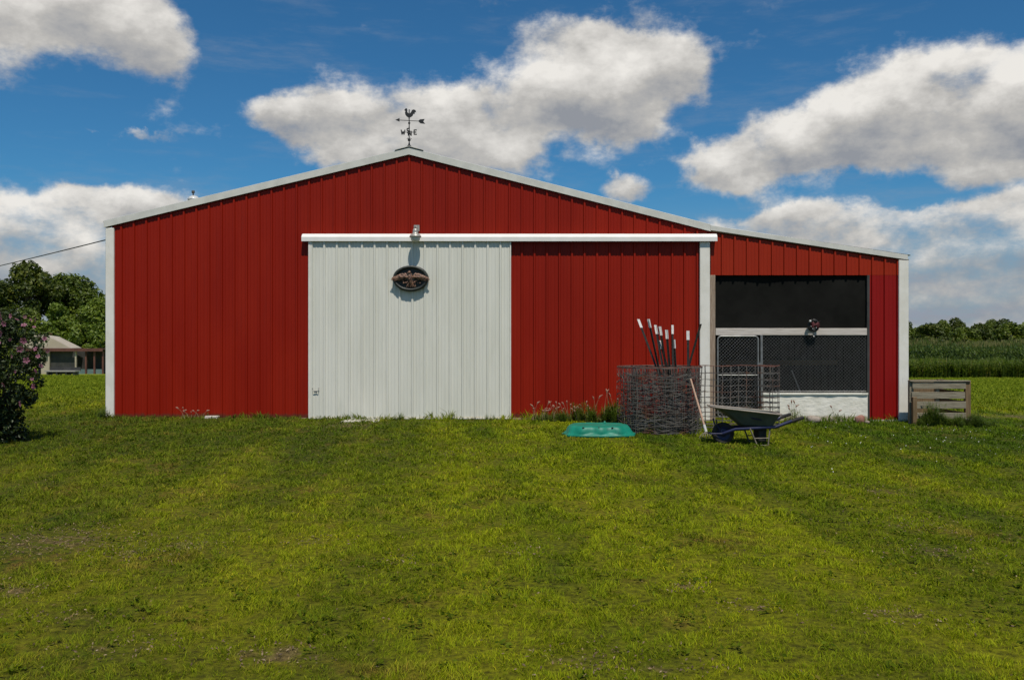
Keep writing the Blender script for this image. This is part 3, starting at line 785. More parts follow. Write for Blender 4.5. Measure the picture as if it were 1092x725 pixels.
mb = MB(); mb.lathe([(.001, .165), (.018, .16), (.02, .135), (.02, .12)], (lx, ly, lz), 12); mb.build('photocell', M['greydark'], bl)
tag(bl, 'round grey barn light on a bracket above the white sliding door', 'light')

# ------------------------------------------------------------------ oval eagle plaque
pq = empty('wall_plaque', (X(438, 15.87), 15.868, Z(297, 15.87)), 0); pc = Vector(pq.location)
def oval(cx_, cz_, a_, b_, n=48): return [(cx_ + a_ * math.cos(2 * math.pi * k / n), cz_ + b_ * math.sin(2 * math.pi * k / n)) for k in range(n)]
def ringsolid(mb, A, B_, C_, D_):
    # closed torus-like surface through four ovals [(poly, y), ...]
    seq = [A, B_, C_, D_]; n = len(A[0])
    vs = [(x_, yy, z_) for poly, yy in seq for x_, z_ in poly]
    mb.add(vs, [(i * n + k, i * n + (k + 1) % n, ((i + 1) % 4) * n + (k + 1) % n, ((i + 1) % 4) * n + k) for i in range(4) for k in range(n)], True)
mb = MB(); mb.prism(oval(pc.x, pc.z, .285, .20), 'y', pc.y + .0, pc.y + .03); mb.build('back_plate', M['iron_green'], pq)
mb = MB(); ringsolid(mb, (oval(pc.x, pc.z, .325, .238), pc.y + .03), (oval(pc.x, pc.z, .318, .230), pc.y - .045), (oval(pc.x, pc.z, .272, .188), pc.y - .05), (oval(pc.x, pc.z, .262, .18), pc.y + .0)); mb.build('rim', M['iron_green'], pq)
mb = MB()
YE = pc.y - .055
for s in (-1, 1):   # wings: layered feathers fanning outwards, tips passing the rim
    root = Vector((pc.x + s * .045, YE, pc.z + .02))
    for k, (L_, ang) in enumerate([(.31, 14), (.29, 4), (.25, -8), (.20, -20), (.15, -34), (.30, 22), (.22, 32), (.13, 42)]):
        an = R(ang - 6); dx = s * math.cos(an); dz = math.sin(an)
        tip = root + Vector((dx * L_, .0, dz * L_ * .55)); tip.z += .02 - L_ * L_ * .9
        mid = (root + tip) / 2 + Vector((0, -.02 + .002 * k, .035))
        mb.tube([root, mid, tip], [.022, .024, .008], 6)
mb.tube([(pc.x, YE - .01, pc.z + .09), (pc.x, YE - .03, pc.z + .04), (pc.x, YE - .02, pc.z - .05), (pc.x + .005, YE, pc.z - .13)], [.02, .038, .036, .012], 8)
mb.sphere((pc.x - .012, YE - .03, pc.z + .105), .028, 10, 8); mb.tube([(pc.x - .03, YE - .035, pc.z + .105), (pc.x - .06, YE - .03, pc.z + .09)], [.013, .004], 6)
for k in range(26):
    a_ = random.uniform(3.3, 6.1); r1 = random.uniform(.35, .85); mb.sphere((pc.x + .26 * r1 * math.cos(a_), YE + .012, pc.z + .18 * r1 * math.sin(a_)), random.uniform(.008, .018), 6, 4)
for k in (-2, -1, 0, 1, 2): mb.tube([(pc.x + .01 * k, YE - .01, pc.z - .07), (pc.x + .035 * k, YE, pc.z - .155)], [.012, .008], 6)
e_ = mb.build('eagle', M['bronze'], pq)
tag(pq, 'dark oval plaque with a bronze spread-winged eagle on the white door', 'plaque')
mb = MB(); mb.tube([(pc.x, pc.y + .03, pc.z + .1), (pc.x, YD - .02, pc.z + .1)], .01, 6); mb.build('mounting_stub', M['black'], pq)

# ------------------------------------------------------------------ weather vane
VX, VY = X(436.5, YF), YF - .02
vz0 = Z(157, YF)
wv = empty('weather_vane', (VX, VY, vz0)); tag(wv, 'black rooster weather vane on the peak of the barn roof', 'weather vane')
def vz(py): return Z(py, VY)
mb = MB(); mb.tube([(VX, VY, vz0 - .06), (VX, VY, vz(117))], .009, 8)
for zc, r_ in ((vz(131.5), .022), (vz(141), .020), (vz(149.5), .028), (vz(136), .014)): mb.sphere((VX, VY, zc), r_, 10, 8)
mb.lathe([(.03, .0), (.02, .05), (.01, .1)], (VX, VY, vz0 - .02), 10)
for s in (-1, 1):
    mb.tube([(VX + s * .08, VY, vz0 - .03), (VX + s * .03, VY, vz0 + .01), (VX, VY, vz0 + .05)], .007, 6)
    mb.tube([(VX, VY, vz(149)), (VX + s * .025, VY, vz(147.3)), (VX + s * .042, VY, vz(148.5))], .006, 6)
mb.build('mast', M['black'], wv)
mb = MB(); T = .006
def flat(mb, pts, y=VY, t=T): mb.prism(pts, 'y', y - t, y + t)
zb_ = vz(128.8)
mb.tube([(X(424, YF), VY, vz(128.2)), (X(450, YF), VY, vz(129.6))], .006, 6)
flat(mb, [(X(421.8, YF), vz(128.1)), (X(426.2, YF), vz(126.2)), (X(426.2, YF), vz(130))])
flat(mb, [(X(446, YF), vz(129.4)), (X(448, YF), vz(127.6)), (X(453, YF), vz(127.2)), (X(451.5, YF), vz(129.8)), (X(453.6, YF), vz(132.4)), (X(448.5, YF), vz(131.8))])
mb.build('arrow', M['black'], wv)
mb = MB()   # rooster silhouette cut from plate (photo pixels, head left, tail right)
rs = [(432.2, 116.6), (433.0, 115.8), (434.2, 116.0), (434.6, 118), (434.4, 119.6), (435.6, 121.0), (437.2, 121.4), (438.6, 119.8), (439.6, 117.6), (441.4, 117.0),
      (443.4, 118.0), (443.9, 120.3), (442.6, 119.7), (442.2, 122), (440.9, 121.6), (440.3, 123.6), (438.6, 125.0), (437.1, 125.6), (436.9, 128.4), (436.0, 128.4), (435.8, 125.6), (434, 124.6), (432.4, 122.6), (432.0, 120.4), (432.7, 118.6), (431.6, 118.2), (431.4, 117.5)]
flat(mb, [(X(a_, YF), vz(b_)) for a_, b_ in rs], t=.008)
mb.build('rooster', M['black'], wv)
def letter(ch, c, h, axis_):
    s = h / 2; t = h * .155
    S = {'N': [((-.6, -1), (-.6, 1)), ((-.6, 1), (.6, -1)), ((.6, -1), (.6, 1))], 'S': [((.55, .9), (-.55, .9)), ((-.55, .9), (-.55, 0)), ((-.55, 0), (.55, 0)), ((.55, 0), (.55, -.9)), ((.55, -.9), (-.55, -.9))],
         'E': [((-.5, -1), (-.5, 1)), ((-.5, .9), (.6, .9)), ((-.5, 0), (.4, 0)), ((-.5, -.9), (.6, -.9))], 'W': [((-.8, 1), (-.4, -1)), ((-.4, -1), (0, .4)), ((0, .4), (.4, -1)), ((.4, -1), (.8, 1))]}[ch]
    mb = MB()
    for (a0, b0), (a1, b1) in S:
        mb.tube([(c[0] + a0 * s, c[1], c[2] + b0 * s), (c[0] + a1 * s, c[1], c[2] + b1 * s)], t * .8, 6)
    return mb.build('letter', M['black'], wv)
za = vz(141.2); A_ = .112
letter('W', (VX - A_, VY, za), .088, 'x'); letter('E', (VX + A_, VY, za), .088, 'x'); letter('N', (VX, VY + A_ * .8, za), .088, 'x'); letter('S', (VX, VY - A_, za), .088, 'x')
mb = MB(); mb.tube([(VX - .085, VY, za), (VX + .085, VY, za)], .006, 6); mb.tube([(VX, VY - .09, za), (VX, VY + .09, za)], .006, 6); mb.build('direction_arms', M['black'], wv)

# roof vent near the left rake
YV = 17.0; vx = X(206, YV); vb = roof_z(vx) + .09
rv = empty('roof_vent', (vx, YV, vb)); tag(rv, 'small white capped vent with dark finial on the left roof slope', 'vent')
zz = Z(214, YV)
mb = MB(); mb.lathe([(.05, -.12), (.05, .02)], (vx, YV, zz), 16); mb.build('pipe', M['galv'], rv)
mb = MB(); mb.lathe([(.06, .0), (.115, .012), (.115, .03), (.08, .075), (.03, .095), (.001, .098)], (vx + .01, YV, zz), 20); mb.build('cap', M['whitepaint'], rv)
mb = MB(); mb.lathe([(.012, .09), (.012, .13), (.03, .15), (.03, .19), (.001, .2)], (vx + .0, YV, zz), 12); mb.build('finial', M['greydark'], rv)
mb = MB(); mb.sphere((vx - .07, YV - .02, zz - .02), .032, 10, 8); mb.build('side_knob', M['greydark'], rv)

# hanging wreath
wx, wy, wz = X(867, 15.92), 15.90, Z(347, 15.92)
wr = empty('hanging_wreath', (wx, wy, wz)); tag(wr, 'small dark wreath with red ribbon hanging on the lean-to beam', 'wreath')
mb = MB(); mb.tube([(wx + .085 * math.cos(a_), wy, wz + .095 * math.sin(a_)) for a_ in np.linspace(0, 2 * math.pi, 25)], .028, 8, False)
for k in range(90):
    a_ = random.uniform(0, 6.28); p = Vector((wx + .085 * math.cos(a_), wy, wz + .095 * math.sin(a_))); q = p + Vector((random.uniform(-1, 1), random.uniform(-1, .2), random.uniform(-1, 1))) * .05
    mb.tube([p, q], [.008, .002], 4, False)
mb.build('ring', M['black'], wr)
mb = MB()
for s in (-1, 1):
    for k in range(3):
        r0 = Vector((wx + .02, wy - .04, wz + .01)); mb.tube([r0, r0 + Vector((s * .05, -.02, .04 - .03 * k)), r0 + Vector((s * .075, -.005, .03 - .035 * k)), r0 + Vector((s * .03, -.01, -.005 - .02 * k))], .014, 6)
mb.build('ribbon', M['redcloth'], wr)
mb = MB()
for dx, dz, r_ in ((-.075, .075, .022), (-.03, -.06, .009), (.035, -.045, .009), (-.06, -.02, .008), (-.01, -.20, .015)): 
    mb = MB(); mb.sphere((wx + dx, wy - .05, wz + dz), r_, 8, 6); mb.build('berry', M['whitepaint'], wr)
mb = MB(); mb.tube([(wx - .0, wy, wz - .10), (wx - .012, wy - .04, wz - .17), (wx - .01, wy - .05, wz - .2)], .006, 5); mb.build('tail', M['tpost'], wr)

# ------------------------------------------------------------------ coiled woven-wire fence
RY = 13.95
RXc = X(704, RY)
fr = empty('fence_roll', (RXc, RY, 0)); tag(fr, 'big loose coil of rusty woven wire fencing standing on the grass', 'fence roll')
H_ = 1.035
heights = [0.02, .07, .13, .19, .26, .34, .42, .51, .60, .70, .80, .91, 1.03]
turns = []
for t_ in range(10):
    rad = .655 - .030 * t_; ph = random.uniform(0, 6.28)
    turns.append((rad, ph, random.uniform(-.03, .03), random.uniform(-.02, .02), random.uniform(.01, .035)))
gzr = gz(RXc, RY) - .01
mbh, mbv = MB(), MB()
def roll_pt(tn, th, z_):
    rad, ph, ox, oy, am = tn
    lean = (z_ / H_ - .5)
    r_ = rad + am * math.sin(3 * th + ph) + .012 * math.sin(7 * th + ph * 2 + z_ * 5) + .03 * lean
    return (RXc + ox + r_ * math.cos(th), RY + oy + r_ * math.sin(th), gzr + z_)
for ti, tn in enumerate(turns):
    sag = random.uniform(-.06, .03) if ti else 0
    for hi, h in enumerate(heights):
        fr_ = random.uniform(0, 6.28); n = 44
        pts = []
        for k in range(n + 1):
            th = 2 * math.pi * k / n
            dz = .014 * math.sin(5 * th + fr_) + .010 * math.sin(11 * th + fr_ * 3) + random.gauss(0, .010)
            if hi == len(heights) - 1: dz *= .3
            pts.append(roll_pt(tn, th, max(.005, h + dz * min(1, 1) + sag * (h > .05) * (hi < 12))))
        mbh.tube(pts,   .0047 if hi not in (0, 12) else .0050, 4, False, False)
    nst = 27
    for k in range(nst):
        th = 2 * math.pi * (k + random.uniform(-.2, .2)) / nst
        pts = [roll_pt(tn, th + .02 * math.sin(6 * h + k), h + (sag if 0 < i < 12 else 0)) for i, h in enumerate(heights)]
        mbv.tube(pts, .0028, 4, False, False)
mbh.build('line_wire', M['fencewire'], fr); mbv.build('stay_wire', M['fencewire'], fr)
# top rusty edge wire of the outer turns
mb = MB()
for tn in turns[:3]:
    mb.tube([roll_pt(tn, 2 * math.pi * k / 60, H_ + .006) for k in range(61)], .005, 5, False, False)
mb.build('edge_wire', M['rustwire'], fr)
# loose flat length continuing right, with curled end
lf = empty('loose_wire_fence', (X(790, 14.4), 14.5, 0)); tag(lf, 'open length of rusty woven wire fence curling right behind the wheelbarrow', 'wire fence')
path = []
xa, xb = X(742, 14.4), X(806, 14.55)
for k in range(22): 
    u = k / 21; path.append((xa + u * (xb - xa), 14.35 + .25 * u + .03 * math.sin(u * 9)))
cc = (X(817, 14.6), 14.45)
for k in range(1, 26):
    a_ = R(120 - k * 17); path.append((cc[0] + .17 * math.cos(a_) * (1 + .003 * k), cc[1] + .15 * math.sin(a_)))
mbh, mbv, mbt = MB(), MB(), MB()
g0 = gz(xa, 14.4)
for hi, h in enumerate(heights):
    for rep in range(3):
        pts = [(x_ + .02 * rep, y_ + .06 * rep, g0 + h + random.gauss(0, .004) + .005 * math.sin(i * .5)) for i, (x_, y_) in enumerate(path)]
        if hi < 12: mbh.tube(pts, .0042, 4, False, False)
        else: mbt.tube(pts, .0048, 4, False, False)
for i in range(0, len(path), 3):
    for rep in range(3): mbv.tube([(path[i][0] + .02 * rep + .004 * math.sin(h * 9), path[i][1] + .06 * rep, g0 + h) for h in heights], .0036, 4, False, False)
mbh.build('line_wire', M['fencewire'], lf); mbv.build('stay_wire', M['fencewire'], lf); mbt.build('edge_wire', M['rustwire'], lf)

# ------------------------------------------------------------------ T posts
TP = [((680.7, 340.3), (699, 390), 1, 'leftmost T-post, white-tipped and leaning left out of the wire coil'),
      ((691, 340.3), (702, 390), 1, 'second T-post from the left, leaning, as tall as the leftmost'),
      ((699.3, 346.5), (706.5, 390), 1, 'third T-post from the left, white tip just below its neighbour'),
      ((702.8, 348.2), (709.6, 390), 1, 'fourth T-post from the left, white tip touching the third'),
      ((704.2, 363), (710.7, 388), 1, 'short leaning T-post whose white tip ends lowest left of the middle gap'),
      ((710.4, 351.7), (714, 390), 1, 'T-post between the leaning bunch and the tall upright one'),
      ((717.3, 346.5), (717.5, 390), 1, 'tall upright white-tipped T-post in the middle of the coil'),
      ((718.5, 362), (720.6, 390), 1, 'short T-post just right of the tall upright one'),
      ((734, 352.7), (734, 390), 1, 'lone vertical white-tipped T-post at the right side of the coil'),
      ((746.8, 345.5), (735.5, 386), 0, 'dark T-post without white tip leaning right against the white jamb')]
for i, ((tx, ty), (bx, by), tip, lab) in enumerate(TP):
    Yp = RY + (.22 * math.sin(i * 2.1))
    top = Vector((X(tx, Yp), Yp + .05 * math.cos(i * 3), Z(ty, Yp))); low = Vector((X(bx, Yp), Yp, Z(by, Yp)))
    d_ = (low - top).normalized(); t_ = (top.z - gz(top.x, Yp) + .02) / -d_.z
    foot = top + d_ * t_
    o = empty('t_post', foot); tag(o, lab, 'fence post', 'T-posts standing in the coil of wire fencing')
    mb = MB(); a_ = i * .7 + .4; u = Vector((math.cos(a_), math.sin(a_), 0)); w_ = Vector((-u.y, u.x, 0))
    def tsec(p, q, k=1.0):
        # T cross-section swept from p to q
        prof = [(-.019, 0), (.019, 0), (.019, .005), (.004, .007), (.0035, .030), (-.0035, .030), (-.004, .007), (-.019, .005)]
        n = len(prof)
        vs = [e + u * (a2 * k) + w_ * ((b2 - .012) * k) for e in (p, q) for a2, b2 in prof]
        mb.add(vs, [tuple(range(n)), tuple(range(2 * n - 1, n - 1, -1))] + [(j, (j + 1) % n, n + (j + 1) % n, n + j) for j in range(n)])
    cut = top + d_ * .145 if tip else top
    tsec(cut, foot)
    s_ = .2
    while s_ < t_ - .1:      # studs
        p = top + d_ * s_; mb.sphere(p - w_ * .013, .006, 6, 4); s_ += .06
    mb.build('post', M['tpost'], o)
    if tip:
        mb = MB(); tsec(top, cut - d_ * .0015, 1.22); mb.build('white_tip', M['tipwhite'], o)

# ------------------------------------------------------------------ garden rake
YR = 13.02
rk = empty('garden_rake', (X(751, YR), YR, 0)); tag(rk, 'wooden-handled rake leaning against the wire coil, head on the grass', 'rake')
jt = Vector((X(751, YR), YR - .06, Z(457, YR - .06))); tp = Vector((X(737, 13.2), 13.24, Z(404, 13.24)))
mb = MB(); mb.tube([jt, (jt + tp) / 2, tp], [.016, .017, .014], 10); mb.build('handle', M['handle'], rk)
mb = MB(); mb.tube([jt + (jt - tp).normalized() * .05, jt + (tp - jt).normalized() * .06], .022, 10); mb.build('ferrule', M['whitepaint'], rk)
mb = MB(); hb = jt + (jt - tp).normalized() * .05
gr = gz(hb.x, hb.y) + .01
for k in range(9):
    u = (k - 4) / 4
    e1 = Vector((hb.x + .04 + u * .15, hb.y - .10, gr + .045 - .01 * abs(u))); e2 = e1 + Vector((u * .02, -.035, -.05))
    mb.tube([hb, hb.lerp(e1, .6) + Vector((0, 0, .012)), e1, e2], [.005, .005, .005, .003], 5)
mb.tube([Vector((hb.x + .04 + u * .09, hb.y - .06, gr + .07)) for u in (-1, 0, 1)], .004, 5)
mb.tube([hb, Vector((hb.x + .15, hb.y - .05, gr + .03)), Vector((hb.x + .24, hb.y - .08, gr + .012))], .007, 6)
mb.build('head', M['legmetal'], rk)

# ------------------------------------------------------------------ wheelbarrow (wheel to the left)
YW = 12.35
wb = empty('wheelbarrow', (X(795, YW), YW, gz(X(795, YW), YW)))
tag(wb, 'grey-green wheelbarrow with blue frame, wheel towards the wire coil', 'wheelbarrow')
def W(px, py, dy=0): return Vector((X(px, YW), YW + dy, Z(py, YW)))
hw = .30
rimL, rimR = W(756.5, 433.0), W(828, 440.5)
# tray: rings of rounded rectangles from rim to floor
def ring(xl, xr, zl, zr, hwl, hwr, r_=.09, n=6):
    pts = []
    cs = [(xr - r_, hwr - r_, 0), (xl + r_, hwl - r_, 90), (xl + r_, -hwl + r_, 180), (xr - r_, -hwr + r_, 270)]
    for cx_, cy_, a0 in cs:
        for k in range(n + 1):
            an = R(a0 + 90 * k / n); xx = cx_ + r_ * math.cos(an); yy = cy_ + r_ * math.sin(an)
            u = (xx - xl) / (xr - xl); pts.append((xx, YW + yy, zl + (zr - zl) * u))
    return pts
fl, frr = W(788, 453.2), W(820, 454.0)
rings = []
for t_ in (0, .12, .35, .65, .88, 1.0):
    b_ = t_ ** .85
    xl = rimL.x + (fl.x - rimL.x) * b_; xr = rimR.x + (frr.x - rimR.x) * b_
    zl = rimL.z + (fl.z - rimL.z) * t_ ** 1.15; zr = rimR.z + (frr.z - rimR.z) * t_ ** 1.15
    rings.append(ring(xl, xr, zl, zr, .22 + (.14 - .22) * b_, .33 + (.22 - .33) * b_, .10 - .03 * t_))
n = len(rings[0]); vs = [p for r_ in rings for p in r_]
fs = [(i * n + k, i * n + (k + 1) % n, (i + 1) * n + (k + 1) % n, (i + 1) * n + k) for i in range(len(rings) - 1) for k in range(n)]
fs.append(tuple((len(rings) - 1) * n + k for k in range(n)))
mb = MB(); mb.add(vs, fs, True); tray = mb.build('tray', M['barrow'], wb)
mo = tray.modifiers.new('thick', 'SOLIDIFY'); mo.thickness = .004
mb = MB(); mb.tube([Vector(p) + Vector((0, 0, .003)) for p in rings[0]] + [Vector(rings[0][0]) + Vector((0, 0, .003))], .011, 8, False); mb.build('rim', M['barrow_rim'], tray)
# maker's stripe on the tray side
def trayside(u, t_, off=-.004):
    i = t_ * 5; i0 = min(int(i), 4); fz = i - i0
    def side(rg):
        a_, b_ = Vector(rg[20]), Vector(rg[21])     # near long side runs from left corner to right corner
        return a_.lerp(b_, u)
    p = side(rings[i0]).lerp(side(rings[i0 + 1]), fz); return p + Vector((0, off, 0))
mb = MB(); mb.add([trayside(.42, .46), trayside(.70, .50), trayside(.74, .58), trayside(.46, .54)], [(0, 1, 2, 3)]); mb.build('stripe', M['blue'], tray)
# wheel
wc = W(771, 460.0); rw = .155
wc.z = gz(wc.x, YW) + rw - .01
def ywheel(prof, c, n=28):   # lathe about the Y axis
    mb = MB(); vs = [(c.x + r_ * math.cos(2 * math.pi * k / n), c.y + yy, c.z + r_ * math.sin(2 * math.pi * k / n)) for r_, yy in prof for k in range(n)]
    mb.add(vs, [(i * n + k, i * n + (k + 1) % n, (i + 1) * n + (k + 1) % n, (i + 1) * n + k) for i in range(len(prof) - 1) for k in range(n)], True); return mb
wh = empty('wheel', (0, 0, 0)); wh.parent = wb
tm = ywheel([(rw * .62, -.03), (rw * .80, -.043), (rw * .95, -.036), (rw, -.015), (rw, .015), (rw * .95, .036), (rw * .80, .043), (rw * .62, .03), (rw * .62, -.03)], wc).build('tyre', M['rubber'], wh)
rm_ = ywheel([(.001, -.03), (.03, -.03), (.035, -.012), (rw * .5, -.010), (rw * .60, -.032), (rw * .63, -.032), (rw * .63, .032), (rw * .5, .01), (.03, .012), (.001, .03)], wc).build('rim', M['blue'], wh)
mb = MB()
for s in (-1, 1):   # frame rails run from wheel axle under the tray to the grips
    yn = s * .06
    p0 = wc + Vector((-.02, s * .06, 0)); p1 = W(782, 456.5, s * .13); p2 = W(822, 453.5, s * .23); p3 = W(838, 447, s * .27); p4 = W(849, 443.8, s * .28)
    mb.tube([p0, p1, p2, p3], .024, 8)
    mb.tube([wc + Vector((-.02, s * .065, 0)), wc + Vector((-.10, s * .06, .12)), W(762, 447, s * .10)], .010, 6)
mb.tube([wc + Vector((0, -.08, 0)), wc + Vector((0, .08, 0))], .010, 8)
mb.tube([wc + Vector((-.19, -.07, .0)), wc + Vector((-.20, .07, .0))], .010, 6)
for s in (-1, 1): mb.tube([wc + Vector((-.19, s * .07, .0)), wc + Vector((-.02, s * .07, .0))], .010, 6)
mb.build('frame', M['blue'], wb)
for s in (-1, 1):
    mb = MB(); mb.tube([W(836, 448, s * .265), W(843, 445.4, s * .275), W(850, 443.2, s * .28)], [.022, .026, .022], 8); mb.build('grip', M['rubber'], wb)
for s in (-1, 1):
    mb = MB(); g_ = gz(X(805, YW), YW)
    f1 = Vector((X(803, YW), YW + s * .20, g_ + .005)); f2 = Vector((X(815, YW), YW + s * .20, g_ + .005))
    mb.tube([W(796, 455, s * .18), f1, f1.lerp(f2, .5) + Vector((0, 0, -.004)), f2, W(816.5, 454, s * .21)], .011, 6)
    mb.tube([f1.lerp(W(796, 455, s * .18), .4), f2.lerp(W(816.5, 454, s * .21), .4)], .008, 6)
    mb.build('leg', M['legmetal'], wb)
mb = MB(); mb.bevbox(X(806, YW), X(814.5, YW), YW - .14, YW + .14, gz(X(805, YW), YW) + .05, Z(456, YW), .01); mb.build('under_tray_shade', M['rubber'], wb)  # dark block added between the legs for the black shade beneath the tray
# ------------------------------------------------------------------ green plastic sandbox lid
YS = 13.3
sb = empty('sandbox', (X(638.5, YS), YS, gz(X(638.5, YS), YS))); tag(sb, 'low green plastic play sandbox lying on the grass left of the wire coil', 'sandbox')
sc_ = Vector(sb.location)
def shell(prof, lob=.05):
    n = 72; vs = []
    for rr, zz_ in prof:
        for k in range(n):
            th = 2 * math.pi * k / n
            # rounded oval with four foot lobes low down
            l = lob * max(0, 1 - zz_ / .10) * sum(math.exp(-((math.atan2(math.sin(th - t0), math.cos(th - t0))) / .17) ** 2) for t0 in (R(35), R(145), R(215), R(325)))
            l += .06 * max(0, 1 - zz_ / .10) * sum(math.exp(-((math.atan2(math.sin(th - t0), math.cos(th - t0))) / .12) ** 2) for t0 in (R(2), R(180)))
            c_, s_ = math.cos(th), math.sin(th); sq = (abs(c_) ** 3.2 + abs(s_) ** 3.2) ** (-1 / 3.2)
            bump_ = .016 * math.sin(th * 11) * (1 if .05 < zz_ < .17 else .3)
            vs.append((sc_.x + (rr * .49 * sq + l + bump_) * c_, sc_.y + (rr * .37 * sq + l + bump_) * s_, sc_.z + zz_))
    fs = [(i * n + k, i * n + (k + 1) % n, (i + 1) * n + (k + 1) % n, (i + 1) * n + k) for i in range(len(prof) - 1) for k in range(n)]
    return vs, fs
vs, fs = shell([(1.0, 0.0), (1.06, .012), (1.06, .035), (1.0, .05), (.985, .06), (.96, .09), (.93, .125), (.88, .150), (.82, .165), (.76, .168), (.70, .158), (.45, .160), (.2, .166), (.001, .168)])
MB().add(vs, fs, True).build('shell', M['pool'], sb)
mb = MB()
for dx in (-.26, -.03, .17):
    mb = MB(); mb.sphere((sc_.x + dx, sc_.y - .33, sc_.z + .150), .013, 10, 6, (1.3, 1, .6)); mb.build('drain_hole', M['tpost'], sb)
mb = MB(); mb.lathe([(.018, .0), (.016, .035), (.001, .045)], (sc_.x + .10, sc_.y + .1, sc_.z + .164), 10); mb.build('knob', M['pool'], sb)

# ------------------------------------------------------------------ timber bin right of the barn
YP = 15.55
tb = empty('timber_bin', (X(1003, YP), YP, 0)); tag(tb, 'weathered grey plank compost bin beside the right corner of the barn', 'bin')
def wx_(px): return X(px, YP)
def wz_(py): return Z(py, YP)
for y_, ys in ((YP, 1), (YP + 1.05, -1)):
    for (t0, t1) in ((407.5, 415), (418, 425.5), (428, 436), (440, 447)):
        mb = MB(); j = random.uniform(-.01, .01); z1_, z0_ = wz_(t0), wz_(t1)
        mb.bevbox(wx_(972.5) + j, wx_(1029.5) + j, y_ - .012, y_ + .012, z0_ + (.008 if ys > 0 else -.03), z1_, .004); mb.build('plank', M['oldwood' if ys > 0 else 'brownwood'], tb)
for xx in (1031.8,):
    for (t0, t1) in ((407, 414.5), (418, 425.5), (428, 436), (440, 447)):
        mb = MB(); mb.bevbox(wx_(xx) - .012, wx_(xx) + .012, YP + .06, YP + 1.0, wz_(t1) + .008, wz_(t0), .004); mb.build('plank', M['brownwood'] if xx > 1000 else M['oldwood'], tb)
for (pa, pb_, y_, mt) in ((970.5, 975, YP + .05, 'oldwood'), (1029.8, 1035.5, YP + .03, 'brownwood'), (998.5, 1002.5, YP + .05, 'oldwood'), (1029.8, 1035.5, YP + 1.02, 'brownwood'), (970.5, 975, YP + 1.0, 'oldwood')):
    mb = MB(); mb.bevbox(wx_(pa), wx_(pb_), y_ - .03, y_ + .04, -.2, wz_(407), .005); mb.build('post', M[mt], tb)
mb = MB(); mb.bevbox(wx_(970.3), wx_(1034.5), YP - .03, YP + .09, wz_(407) + .002, wz_(405.6), .004); mb.build('top_board', M['oldwood'], tb)
mb = MB(); xx = wx_(966); 
mb = MB(); mb.bevbox(wx_(971), wx_(975.5), YP - .10, YP - .03, -.15, wz_(423), .006); mb.build('post', M['brownwood'], tb)
mb = MB(); mb.bevbox(wx_(1027), wx_(1034), YP - .12, YP - .02, -.1, wz_(445.5), .01); o = mb.build('timber_block', M['oldwood']); tag(o, 'short grey timber block at the foot of the plank bin', 'block')

# ------------------------------------------------------------------ stones
def stone(px, py, Y, w, h, mat, label, seed):
    rg = np.random.default_rng(seed); mb = MB(); mb.sphere((0, 0, 0), 1, 12, 8)
    c = (X(px, Y), Y, gz(X(px, Y), Y) + h * .35)
    k = rg.uniform(.8, 1.2, 6)
    mb.v = [(c[0] + v[0] * w * (1 + .16 * math.sin(3 * v[2] + k[0] * 5) + .12 * math.sin(5 * v[1] + k[1] * 9)), c[1] + v[1] * w * .8 * (1 + .15 * math.sin(4 * v[0] + k[2] * 7)), c[2] + (math.copysign(abs(v[2]) ** .75, v[2])) * h * .62 * (1 + .15 * math.sin(4 * v[0] + k[3] * 8))) for v in mb.v]
    o = mb.build('stone', mat); tag(o, label, 'stone', 'stones at the foot of the lean-to wall')
stone(867.5, 447, 15.78, .135, .12, M['stone'], 'rounded tan stone against the whitewashed low wall', 1)
stone(917, 446, 15.80, .10, .13, M['brick'], 'reddish stone at the corner of the whitewashed wall and crimson panel', 2)
stone(925, 449, 15.70, .05, .04, M['stone'], 'tiny tan stone in front of the reddish stone', 3)

# ------------------------------------------------------------------ foliage
def leaf_quads(C, Nn, size, asp=.55, rnd=None, jitter=.9, rg=rng):
    n = len(C)
    Nn = Nn + rg.normal(0, jitter, (n, 3)); Nn /= np.linalg.norm(Nn, axis=1)[:, None] + 1e-9
    t = np.cross(Nn, rg.normal(0, 1, (n, 3))); t /= np.linalg.norm(t, axis=1)[:, None] + 1e-9
    b = np.cross(Nn, t)
    s = (size * rg.uniform(.6, 1.3, n))[:, None]
    V = np.stack([C - t * s * .5, C + b * s * asp * .5 + Nn * s * .06, C + t * s * .5 - Nn * s * .05, C - b * s * asp * .5 + Nn * s * .06], 1).reshape(-1, 3)
    Q = np.arange(n * 4).reshape(n, 4)
    r = rg.random(n) if rnd is None else rnd
    return V, Q, np.repeat(r, 4)
def leaf_mesh(name, V, Q, r, mat, parent=None, tris=None):
    me = np_mesh(name, V, quads=Q, tris=tris)
    at = me.attributes.new('rnd', 'FLOAT', 'POINT'); at.data.foreach_set('value', np.asarray(r, np.float32))
    me.materials.append(mat)
    o = bpy.data.objects.new(name, me); col.objects.link(o)
    if parent: o.parent = parent
    return o
def crown_points(blobs, dens, rg):
    C, Nn, K = [], [], []
    for (cx_, cy_, cz_, rx, ry, rz) in blobs:
        n = int(dens * (rx * ry + ry * rz + rx * rz) * 4)
        d_ = rg.normal(0, 1, (n, 3)); d_ /= np.linalg.norm(d_, axis=1)[:, None]
        rad = rg.uniform(.55, 1.05, n) ** .5
        bump_ = 1 + .22 * (vnoise(d_[:, 0] * 3 + cx_ * 7, d_[:, 2] * 3 + d_[:, 1] * 2, 3) - .5) * 2
        p = d_ * (rad * bump_)[:, None] * np.array([rx, ry, rz]) + np.array([cx_, cy_, cz_])
        C.append(p); Nn.append(d_); K.append(np.full(n, rg.random()))
    return np.concatenate(C), np.concatenate(Nn), np.concatenate(K)
